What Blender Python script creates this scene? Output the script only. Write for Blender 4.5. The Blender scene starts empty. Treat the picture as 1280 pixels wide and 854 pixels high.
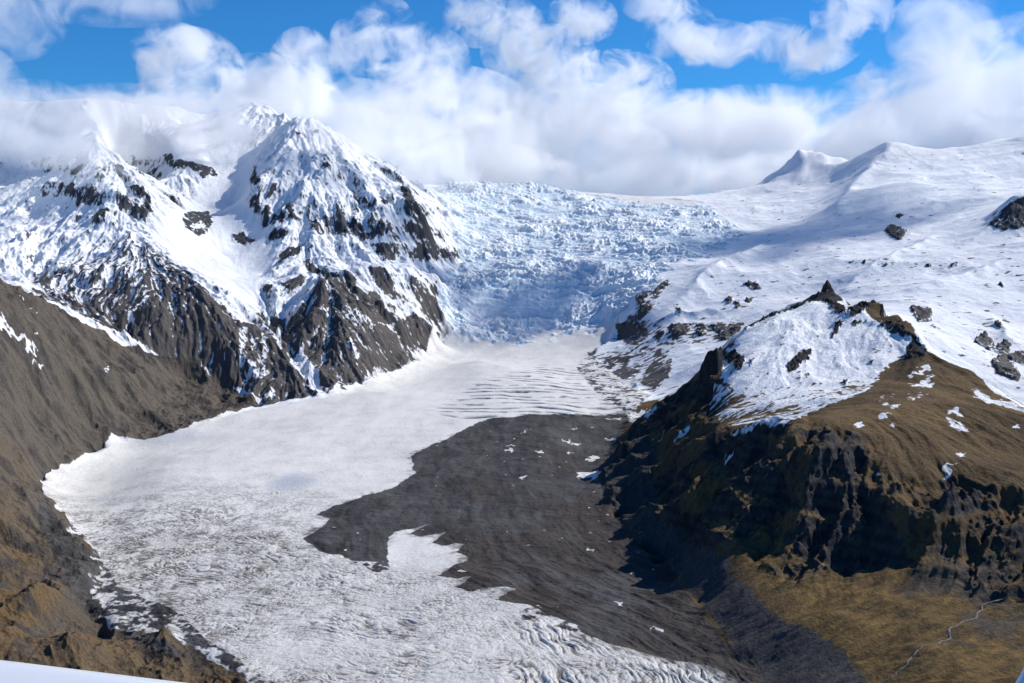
import bpy, math, numpy as np
RES = 1.0
D = {
'P': [[-827,3429,-575],[-864,3367,-578],[-901,3305,-580],[-936,3247,-583],[-970,3190,-585],[-993,3126,-588],[-1016,3061,-591],[-1084,3021,-593],[-1153,2981,-594],[-1160,2885,-598],[-1168,2789,-603],[-1181,2720,-606],[-1194,2651,-609],[-1183,2584,-611],[-1171,2518,-614],[-1116,2426,-617],[-1061,2334,-620],[-1022,2274,-622],[-983,2214,-624],[-928,2115,-627],[-882,2060,-628],[-837,2005,-630],[-800,1937,-632],[-778,1861,-634],[-757,1785,-636],[-707,1703,-639],[-658,1620,-641],[-570,1589,-642],[-489,1531,-644],[-439,1480,-645],[-389,1429,-646],[-321,1330,-648],[-746,3494,-572],[-664,3559,-569],[-604,3612,-566],[-574,3704,-561],[-544,3797,-556],[-513,3889,-551],[-490,3954,-548],[-468,4018,-545],[-430,4114,-539],[-392,4210,-534],[-375,4320,-527],[-358,4430,-521],[-341,4540,-514],[-324,4650,-507],[426,3653,-564],[425,3587,-567],[424,3520,-571],[398,3408,-579],[372,3296,-587],[346,3185,-596],[320,3073,-604],[294,2962,-612],[268,2850,-620],[252,2753,-618],[236,2657,-615],[221,2560,-612],[221,2457,-613],[221,2353,-615],[221,2250,-616],[241,2125,-618],[261,2000,-620],[283,1920,-623],[306,1840,-626],[319,1720,-626],[331,1600,-627],[355,1480,-638],[361,1400,-638],[-46,1439,-646],[-49,1543,-643],[-52,1647,-640],[-56,1751,-637],[-59,1855,-634],[-62,1959,-631],[-66,2075,-628],[-69,2191,-624],[-73,2307,-620],[-76,2423,-617],[-80,2539,-613],[-84,2667,-608],[-87,2795,-602],[-91,2923,-597],[-95,3051,-591],[-99,3175,-585],[-103,3300,-580],[-107,3424,-574],[-110,3548,-568],[-114,3673,-562],[-118,3797,-556],[-122,3922,-549],[-126,4046,-542],[-129,4170,-535],[-133,4295,-528],[-277,1439,-646],[-319,1545,-643],[-362,1650,-640],[-404,1756,-637],[-451,1870,-634],[-499,1985,-630],[-546,2099,-627],[-593,2214,-624],[-622,2325,-620],[-651,2437,-615],[-680,2549,-611],[-709,2660,-607],[-738,2772,-603],[-701,2868,-599],[-664,2964,-595],[-628,3061,-591],[-591,3157,-587],[-557,3281,-581],[-523,3405,-575],[-489,3529,-570],[-454,3653,-564],[-601,1720,-638],[-639,1799,-636],[-676,1879,-634],[-713,1959,-631],[-751,2069,-628],[-790,2179,-625],[-829,2289,-621],[-867,2399,-618],[-882,2524,-613],[-896,2648,-608],[-911,2772,-603],[184,1439,-646],[178,1533,-644],[171,1626,-641],[164,1720,-638],[142,1831,-635],[120,1942,-632],[97,2054,-628],[93,2175,-625],[88,2296,-621],[84,2418,-617],[80,2539,-613],[90,2667,-608],[99,2795,-602],[109,2923,-597],[119,3051,-591],[129,3172,-586],[140,3292,-580],[150,3412,-575],[160,3533,-569],[170,3653,-564],[166,3767,-562],[161,3881,-559],[156,3995,-557],[152,4109,-555],[147,4222,-552],[143,4336,-550],[138,4450,-547],[-291,4700,-468],[-182,4740,-467],[-74,4780,-465],[38,4815,-455],[150,4850,-446],[262,4850,-431],[374,4850,-416],[461,4780,-410],[-366,5000,-282],[-260,5025,-279],[-155,5050,-277],[-58,5100,-256],[40,5150,-235],[133,5167,-229],[226,5183,-223],[320,5200,-217],[400,5210,-208],[481,5220,-198],[569,5285,-170],[657,5350,-141],[747,5400,-124],[837,5450,-108],[927,5500,-91],[-290,5400,-143],[-187,5425,-137],[-84,5450,-132],[16,5500,-116],[115,5550,-100],[215,5600,-84],[318,5633,-70],[421,5667,-56],[524,5700,-42],[643,5717,-36],[761,5733,-30],[880,5750,-25],[978,5800,-16],[1076,5850,-7],[1174,5900,2],[-367,6000,93],[-275,6050,96],[-183,6100,99],[-92,6150,102],[0,6200,105],[126,6200,94],[253,6200,83],[379,6200,72],[503,6183,72],[628,6167,72],[752,6150,72],[853,6188,78],[953,6225,85],[1054,6262,91],[1155,6300,97],[-536,6700,296],[-427,6767,306],[-319,6833,316],[-210,6900,326],[-122,6933,324],[-35,6967,322],[53,7000,320],[178,7000,302],[302,7000,285],[427,7000,267],[519,6950,253],[612,6900,239],[705,6850,225],[761,6775,200],[818,6700,175],[920,6700,175],[1022,6700,175],[1125,6700,175],[1227,6700,175],[1315,6750,189],[1402,6800,203],[1490,6850,218],[1578,6900,232],[1754,7200,318],[1850,7150,327],[1946,7100,335],[1988,7000,324],[2029,6900,312],[2071,6800,301],[1422,6000,24],[1543,6025,48],[1664,6050,71],[1750,6133,111],[1836,6217,152],[1922,6300,193],[1057,5300,-120],[1146,5333,-107],[1235,5367,-94],[1324,5400,-81],[1415,5383,-67],[1506,5367,-53],[1597,5350,-39],[2161,7000,399],[2220,6950,445],[2279,6900,492],[2351,6850,524],[2424,6800,556],[2502,6800,543],[2580,6800,530],[2657,6800,523],[2735,6800,515],[2817,6750,532],[2882,6725,542],[2947,6700,553],[2999,6650,566],[3052,6600,579],[3102,6550,584],[3152,6500,590],[3259,6480,593],[3365,6460,595],[3471,6440,598],[3578,6420,601],[3684,6400,604],[1967,6000,206],[2089,6025,241],[2211,6050,277],[2326,6033,283],[2442,6017,290],[2557,6000,297],[2678,5967,295],[2798,5933,294],[2919,5900,292],[1688,5250,-39],[1797,5275,-19],[1906,5300,1],[1999,5333,22],[2093,5367,43],[2187,5400,63],[2287,5350,83],[2387,5300,102],[2446,5050,135],[2371,5050,97],[2315,5050,59],[2337,4850,1],[2219,4875,-17],[2101,4900,-36],[912,4950,-188],[1010,4933,-181],[1107,4917,-174],[1204,4900,-167],[1294,4867,-154],[1383,4833,-140],[1473,4800,-127],[1547,4733,-131],[1621,4667,-135],[1695,4600,-139],[1814,4550,-138],[1934,4500,-136],[2020,4467,-124],[2107,4433,-112],[2193,4400,-99],[597,4850,-296],[672,4850,-277],[746,4850,-258],[544,4700,-377],[605,4625,-371],[667,4550,-365],[780,4500,-361],[893,4450,-357],[995,4450,-331],[1097,4450,-306],[1224,4475,-281],[1351,4500,-257],[485,4650,-482],[539,4567,-458],[592,4483,-435],[646,4400,-411],[726,4375,-402],[806,4350,-393],[876,4325,-389],[946,4300,-385],[367,4520,-521],[381,4413,-533],[394,4307,-544],[407,4200,-556],[423,4100,-561],[439,4000,-566],[454,3900,-571],[476,3775,-570],[497,3650,-569],[530,3550,-558],[563,3450,-546],[698,4100,-472],[640,4025,-495],[582,3950,-517],[608,3867,-516],[634,3783,-514],[661,3700,-513],[1478,4000,-244],[1506,3917,-253],[1533,3833,-263],[1561,3750,-272],[1634,3650,-307],[1730,3675,-302],[1827,3700,-297],[1378,3300,-329],[1420,3250,-349],[1462,3200,-369],[1537,3200,-394],[1599,3250,-387],[1661,3300,-380],[1724,4000,-229],[1814,4017,-224],[1904,4033,-220],[1994,4050,-216],[374,3000,-562],[436,2950,-490],[473,2900,-448],[501,2780,-403],[519,2720,-377],[548,2740,-363],[575,2780,-346],[619,2870,-307],[663,2960,-267],[739,3010,-251],[814,3060,-234],[907,3140,-201],[967,3190,-177],[978,3160,-183],[986,3120,-209],[999,3070,-230],[1027,3030,-208],[1074,3000,-185],[1084,2900,-210],[1081,2800,-246],[1064,2725,-268],[1048,2650,-289],[1088,2600,-316],[1147,2550,-344],[1162,2450,-378],[1216,2400,-427],[967,2880,-254],[1019,2870,-248],[1060,2860,-250],[527,2560,-375],[582,2650,-345],[636,2740,-316],[715,2795,-300],[793,2850,-284],[896,2900,-267],[482,2380,-424],[584,2420,-393],[658,2485,-373],[732,2550,-354],[818,2600,-340],[904,2650,-326],[996,2680,-309],[439,2250,-450],[542,2170,-412],[612,2210,-393],[683,2250,-374],[741,2317,-369],[799,2383,-364],[856,2450,-359],[745,2080,-362],[839,2150,-361],[933,2220,-360],[1015,2285,-371],[1097,2350,-381],[636,1940,-384],[724,1930,-397],[823,1950,-409],[912,1975,-422],[1002,2000,-435],[396,2300,-482],[432,2210,-444],[457,2135,-426],[483,2060,-407],[504,1985,-397],[551,1960,-381],[618,1930,-382],[669,1900,-398],[629,1830,-442],[626,1790,-464],[664,1760,-467],[727,1760,-470],[790,1830,-444],[831,1810,-444],[830,1760,-460],[880,1720,-471],[336,1850,-581],[377,1800,-565],[428,1810,-536],[478,1810,-510],[522,1830,-489],[486,1735,-531],[451,1665,-564],[532,1680,-550],[601,1690,-531],[656,1660,-535],[714,1610,-538],[711,1530,-558],[774,1500,-538],[433,2640,-512],[402,2570,-528],[372,2500,-544],[351,2420,-555],[330,2340,-565],[323,2225,-571],[316,2110,-577],[319,2030,-579],[323,1950,-581],[408,2170,-490],[407,2080,-501],[407,1990,-513],[389,1900,-535],[344,1815,-574],[373,1780,-566],[382,1660,-578],[410,1540,-587],[461,1445,-586],[474,1370,-588],[467,1310,-595],[446,1560,-579],[559,1530,-568],[659,1480,-562],[740,1430,-554],[525,1340,-575],[591,1320,-566],[666,1280,-560],[-1976,6700,728],[-1874,6700,747],[-1772,6700,767],[-1681,6650,789],[-1590,6600,810],[-1528,6500,774],[-1467,6400,738],[-1405,6300,703],[-1354,6183,669],[-1303,6067,635],[-1252,5950,602],[-1190,5875,616],[-1127,5800,630],[-1043,5775,565],[-959,5750,500],[-851,5750,442],[-743,5750,384],[-663,5825,336],[-584,5900,287],[-570,6000,284],[-556,6100,281],[-542,6200,277],[-528,6300,274],[-1157,5700,538],[-1180,5600,477],[-1202,5500,417],[-1221,5425,361],[-1241,5350,305],[-1279,5250,260],[-1264,5165,173],[-1249,5080,86],[-1205,5030,53],[-1161,4980,20],[-1123,4915,-11],[-1084,4850,-43],[-1041,4767,-73],[-997,4683,-102],[-953,4600,-132],[-902,4500,-151],[-851,4400,-170],[-800,4300,-189],[-764,4225,-229],[-729,4150,-269],[-703,4085,-304],[-676,4020,-338],[-657,3935,-391],[-638,3850,-444],[-624,3770,-492],[-611,3690,-541],[-1020,5600,424],[-927,5540,368],[-833,5480,312],[-749,5465,270],[-664,5450,229],[-581,5450,198],[-499,5450,167],[-954,5220,219],[-876,5225,193],[-798,5230,168],[-697,5215,134],[-596,5200,100],[-518,5225,91],[-441,5250,81],[-965,4950,31],[-899,4950,13],[-833,4950,-6],[-739,4950,-25],[-644,4950,-44],[-576,5020,20],[-325,5300,-112],[-380,5225,-114],[-434,5150,-116],[-483,5050,-124],[-532,4950,-131],[-865,4700,-106],[-792,4690,-124],[-718,4680,-142],[-645,4665,-168],[-572,4650,-194],[-505,4700,-205],[-438,4750,-217],[-398,4825,-211],[-358,4900,-205],[-662,4300,-262],[-599,4325,-281],[-536,4350,-299],[-470,4350,-366],[-459,4230,-487],[-588,4000,-399],[-522,3960,-487],[-464,4450,-426],[-445,4525,-392],[-426,4600,-359],[-355,4600,-405],[-320,4600,-476],[-356,4860,-315],[-312,4760,-382],[-1443,5950,540],[-1442,5850,466],[-1441,5750,392],[-1466,5675,345],[-1491,5600,298],[-1575,5675,345],[-1660,5750,392],[-1723,5675,398],[-1786,5600,403],[-1835,5700,442],[-1884,5800,481],[-1934,5900,521],[-1983,6000,560],[-2032,6100,599],[-1991,6200,621],[-1950,6300,643],[-1909,6400,665],[-1869,6500,686],[-1388,5350,144],[-1441,5250,112],[-1495,5150,80],[-1612,5150,111],[-1727,5150,177],[-1258,4980,-37],[-1292,4890,-73],[-1325,4800,-108],[-1419,4750,-71],[-1347,4700,-111],[-1274,4650,-152],[-1202,4600,-192],[-1108,4650,-194],[-1291,4550,-167],[-1382,4500,-153],[-2369,6000,749],[-2308,6100,753],[-2248,6200,756],[-2202,6300,762],[-2157,6400,768],[-2111,6500,773],[-2044,6600,760],[-3189,6400,795],[-3071,6350,786],[-2952,6300,778],[-2834,6250,769],[-2716,6200,761],[-2624,6150,759],[-2533,6100,757],[-2451,6050,753],[-2324,5900,700],[-2279,5800,651],[-2234,5700,602],[-2182,5583,550],[-2129,5467,498],[-2077,5350,445],[-2056,5250,389],[-2035,5150,332],[-2018,5065,289],[-2001,4980,246],[-1961,4915,216],[-1922,4850,185],[-1883,4785,151],[-1844,4720,116],[-1972,5300,382],[-1916,5225,338],[-1860,5150,294],[-1797,5050,256],[-1734,4950,219],[-1697,4865,161],[-1660,4780,103],[-1776,4650,65],[-1716,4580,19],[-1620,4500,-20],[-1524,4420,-59],[-1451,4347,-95],[-1379,4273,-130],[-1307,4200,-166],[-1244,4127,-200],[-1182,4053,-233],[-1119,3980,-267],[-1067,3925,-299],[-1016,3870,-332],[-1761,4515,-15],[-1806,4450,-50],[-1833,4350,-97],[-1860,4250,-145],[-1914,4150,-189],[-1561,4150,-126],[-1496,4053,-162],[-1432,3957,-199],[-1367,3860,-235],[-1302,3790,-296],[-1236,3720,-356],[-1144,3690,-468],[-1645,3960,-211],[-1562,3870,-254],[-1479,3780,-296],[-1397,3690,-339],[-1128,3740,-373],[-1016,3690,-483],[-1016,4050,-347],[-970,3985,-369],[-924,3920,-391],[-888,3855,-426],[-852,3790,-460],[-761,3700,-513],[-997,3850,-384],[-960,3785,-428],[-923,3720,-472],[-894,3620,-530],[-950,4250,-292],[-913,4165,-326],[-876,4080,-359],[-828,3980,-403],[-781,3880,-447],[-742,3810,-483],[-702,3740,-519],[-2910,5900,447],[-2799,5850,421],[-2687,5800,396],[-2610,5720,378],[-2532,5640,361],[-2455,5560,343],[-2377,5480,325],[-2300,5400,308],[-2480,5000,115],[-2374,4975,111],[-2267,4950,107],[-2177,4900,102],[-2087,4850,97],[-1997,4800,92],[-2095,4200,-127],[-2059,4300,-96],[-2023,4400,-66],[-1979,4500,-32],[-1935,4600,1],[-1558,2900,-88],[-1522,2960,-115],[-1486,3020,-142],[-1445,3130,-181],[-1423,3245,-233],[-1400,3360,-285],[-1362,3460,-342],[-1323,3560,-399],[-1244,3610,-453],[-1165,3660,-508],[-1075,3640,-537],[-985,3620,-567],[-915,3560,-573],[-844,3500,-579],[-1387,2760,-286],[-1361,2840,-323],[-1335,2920,-359],[-1290,3000,-405],[-1244,3080,-451],[-1189,3195,-501],[-1134,3310,-550],[-1069,3350,-570],[-1004,3390,-590],[-1274,2520,-409],[-1285,2645,-451],[-1295,2770,-493],[-1256,2830,-521],[-1218,2890,-549],[-1190,2965,-566],[-1163,3040,-584],[-1050,2060,-498],[-1036,2130,-515],[-1004,2030,-530],[-971,1930,-545],[-939,1830,-560],[-915,1900,-581],[-933,1990,-596],[-951,2080,-611],[-806,1560,-579],[-808,1630,-591],[-809,1700,-603],[-791,1750,-614],[-765,1623,-609],[-739,1497,-604],[-713,1370,-599],[-698,1450,-609],[-683,1530,-618],[-580,1480,-635],[-507,1440,-636],[-1618,3160,-148],[-1546,3280,-202],[-1505,3390,-241],[414,3330,-622],[476,3280,-550],[513,3230,-508],[541,3110,-463],[559,3050,-437],[588,3070,-423],[615,3110,-406],[703,3290,-327],[854,3390,-294],[947,3470,-261],[1007,3520,-237],[1018,3490,-243],[1026,3450,-269],[1039,3400,-290],[1067,3360,-268],[1114,3330,-245],[1124,3230,-270],[1121,3130,-306],[1088,2980,-349],[1128,2930,-376],[1187,2880,-404],[1202,2780,-438],[1256,2730,-487],[2161,7700,269],[2279,7600,362],[2424,7500,426],[2580,7500,400],[2735,7500,385],[2817,7450,402],[2947,7400,423],[3052,7300,449],[3152,7200,460],[3684,7100,474],[-1976,7300,568],[-1772,7300,607],[-1590,7200,650],[-1405,6900,543],[-1252,6550,442],[-1127,6400,470],[-959,6350,340],[-743,6350,224],[-584,6500,127],[-528,6900,114],[-536,8200,356],[-210,8400,386],[53,8500,380],[427,8500,327],[705,8350,285],[818,8200,235],[1227,8200,235],[1578,8400,292],[-536,9300,376],[-210,9500,406],[53,9600,400],[427,9600,347],[705,9450,305],[818,9300,255],[1227,9300,255],[1578,9500,312],[1754,8400,318],[1946,8300,335],[2071,8000,301],[-3389,7100,675],[-2916,6900,641],[-2733,6800,637],[-2569,6700,629],[-2434,6400,482],[-2277,6050,325],[-2235,5850,212],[-2201,5680,126],[-2122,5550,65],[-2044,5420,-4],[-2189,2900,89],[-1538,2000,-293],[-987,1250,-505],[-722,1000,-572],[-3738,4300,132],[-5175,6000,634],[-6900,8000,845],[4337,6300,665],[2838,4300,-130],[2196,3300,-355],[1544,2300,-446],[1020,1500,-483],[692,1000,-488],[454,1000,-572],[349,1200,-636],[1649,2000,-324],[4341,4500,-33],[6699,7000,478],[-37,1139,-652],[-314,1139,-652]],
'REG': {"ice":[[-821,3403],[-898,3293],[-967,3179],[-1012,3051],[-1149,2972],[-1164,2781],[-1191,2643],[-1171,2518],[-1061,2334],[-983,2214],[-928,2115],[-837,2005],[-800,1937],[-748,1785],[-658,1652],[-565,1611],[-481,1545],[-378,1429],[-299,1330],[-102,880],[297,1000],[361,1400],[355,1480],[331,1600],[306,1840],[261,2000],[221,2250],[221,2560],[279,2850],[411,3400],[490,3600],[466,3750],[414,4100],[350,4420],[369,4540],[454,4700],[503,4830],[601,4880],[799,5200],[1030,5600],[1196,5900],[1240,6500],[1158,6900],[347,7600],[-636,7600],[-530,6500],[-355,5800],[-256,5380],[-255,5100],[-373,5000],[-345,4860],[-292,4720],[-353,4560],[-407,4200],[-467,4010],[-513,3889],[-602,3599],[-662,3546]],"icefall":[[-267,5350],[-365,5000],[-337,4860],[-274,4720],[-73,4740],[148,4790],[352,4800],[500,4800],[601,4880],[791,5150],[1117,5500],[1298,5850],[1251,6300],[1227,6700],[818,6700],[705,6850],[53,7000],[-210,6900],[-528,6600],[-355,5800]],"lower_ice":[[-856,2005],[-697,2272],[-294,1959],[-29,1832],[77,1620],[325,1449],[350,1200],[-222,1139],[-418,1449],[-697,1720]],"crev":[[-259,3329],[-118,3797],[133,4300],[326,4200],[420,3600],[418,3350],[153,3270],[-100,3201]],"ridge":[[1074,3000],[1084,2900],[1081,2800],[1048,2650],[1088,2600],[1147,2550],[1162,2450],[1216,2400],[2174,2200],[928,900],[297,1000],[361,1400],[355,1480],[331,1600],[306,1840],[261,2000],[221,2250],[217,2560],[261,2900],[315,3100],[403,3450],[490,3500],[500,3250],[493,3020],[522,2900],[574,2850],[672,3000],[825,3100],[987,3250]],"cliff":[[381,3050],[482,2950],[520,2800],[529,2620],[440,2300],[494,2110],[541,2010],[627,1960],[687,1930],[651,1850],[743,1800],[807,1870],[844,1790],[919,1770],[780,1490],[711,1530],[705,1590],[594,1670],[526,1660],[444,1640],[421,1780],[331,1820],[253,2000],[219,2230],[219,2540],[277,2830]],"hill":[[-1574,2930],[-1501,3050],[-1459,3160],[-1413,3390],[-1334,3590],[-1174,3690],[-993,3650],[-847,3510],[-898,3293],[-967,3179],[-1012,3051],[-1149,2972],[-1164,2781],[-1191,2643],[-1171,2518],[-1061,2334],[-983,2214],[-928,2115],[-837,2005],[-800,1937],[-748,1785],[-658,1652],[-565,1611],[-481,1545],[-378,1429],[-299,1330],[-102,880],[-1069,900],[-3087,2800]],"massif":[[-847,3510],[-666,3570],[-512,3880],[-408,4210],[-324,4650],[-296,4800],[-367,5020],[-257,5400],[-355,5800],[-536,6700],[-603,7200],[-7036,7500],[-3180,3100],[-1574,2930],[-1501,3050],[-1413,3390],[-1334,3590],[-1174,3690],[-993,3650]],"smooth":[[-1633,5500],[-1905,5700],[-1888,6400],[-1454,6000],[-1312,5420],[-1297,5180],[-1181,4980],[-1077,4760],[-1035,4330],[-1057,4150],[-1196,4200],[-1391,4420],[-1601,4650]]},
'TOWERS': [[525,2720,64,25,32,9,0.5],[2083,7500,275,190,250,1.25,0.3],[967,3190,27,14,20,4,0.2],[729,3020,9,7,10,3,0],[2431,5050,45,110,60,2.5,0.2]],
'STAINS': [[-544,2521,70,110,0.8],[-1003,3023,190,110,0.55],[-529,1543,150,60,0.5],[-942,2447,130,60,0.25]],
'SPURS': [[34,34,[[2009,5000],[1731,4700],[1436,4450]]],[40,46,[[1368,5500],[1027,5050],[752,4650]]],[30,32,[[2102,4420],[1791,4200],[1558,4050]]],[30,36,[[1002,4480],[795,4480],[630,4540]]],[26,30,[[1690,3650],[1619,3350]]],[70,90,[[2417,6750],[2222,6500],[1976,6150],[1785,5850]]],[40,60,[[2461,5000],[2290,4950],[2097,4850]]],[36,45,[[-1123,5780],[-1023,5500],[-931,5200],[-908,4950]]],[36,42,[[-849,5600],[-753,5350],[-696,5120]]],[34,42,[[-607,5700],[-535,5400],[-477,5200]]],[50,60,[[-2203,5600],[-2026,5150],[-1959,4900]]],[30,40,[[-789,4280],[-632,4100],[-541,4000]]],[26,34,[[-1303,4190],[-1138,3900],[-1009,3720]]],[22,30,[[-1618,4400],[-1432,4000],[-1305,3750]]],[34,32,[[565,2010],[539,1890],[518,1830]]],[30,36,[[465,2250],[395,2100],[329,1990]]],[30,34,[[689,1790],[651,1720],[599,1685]]],[24,30,[[500,2100],[438,1960],[377,1880]]],[26,30,[[843,1790],[779,1660],[715,1540]]],[26,40,[[-1446,2980],[-1281,2850],[-1182,2860]]],[22,36,[[-1400,3300],[-1217,3200],[-1080,3150]]],[20,34,[[-1288,3540],[-1116,3380],[-978,3320]]],[22,40,[[-1292,2600],[-1182,2480],[-1176,2500]]]],
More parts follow.
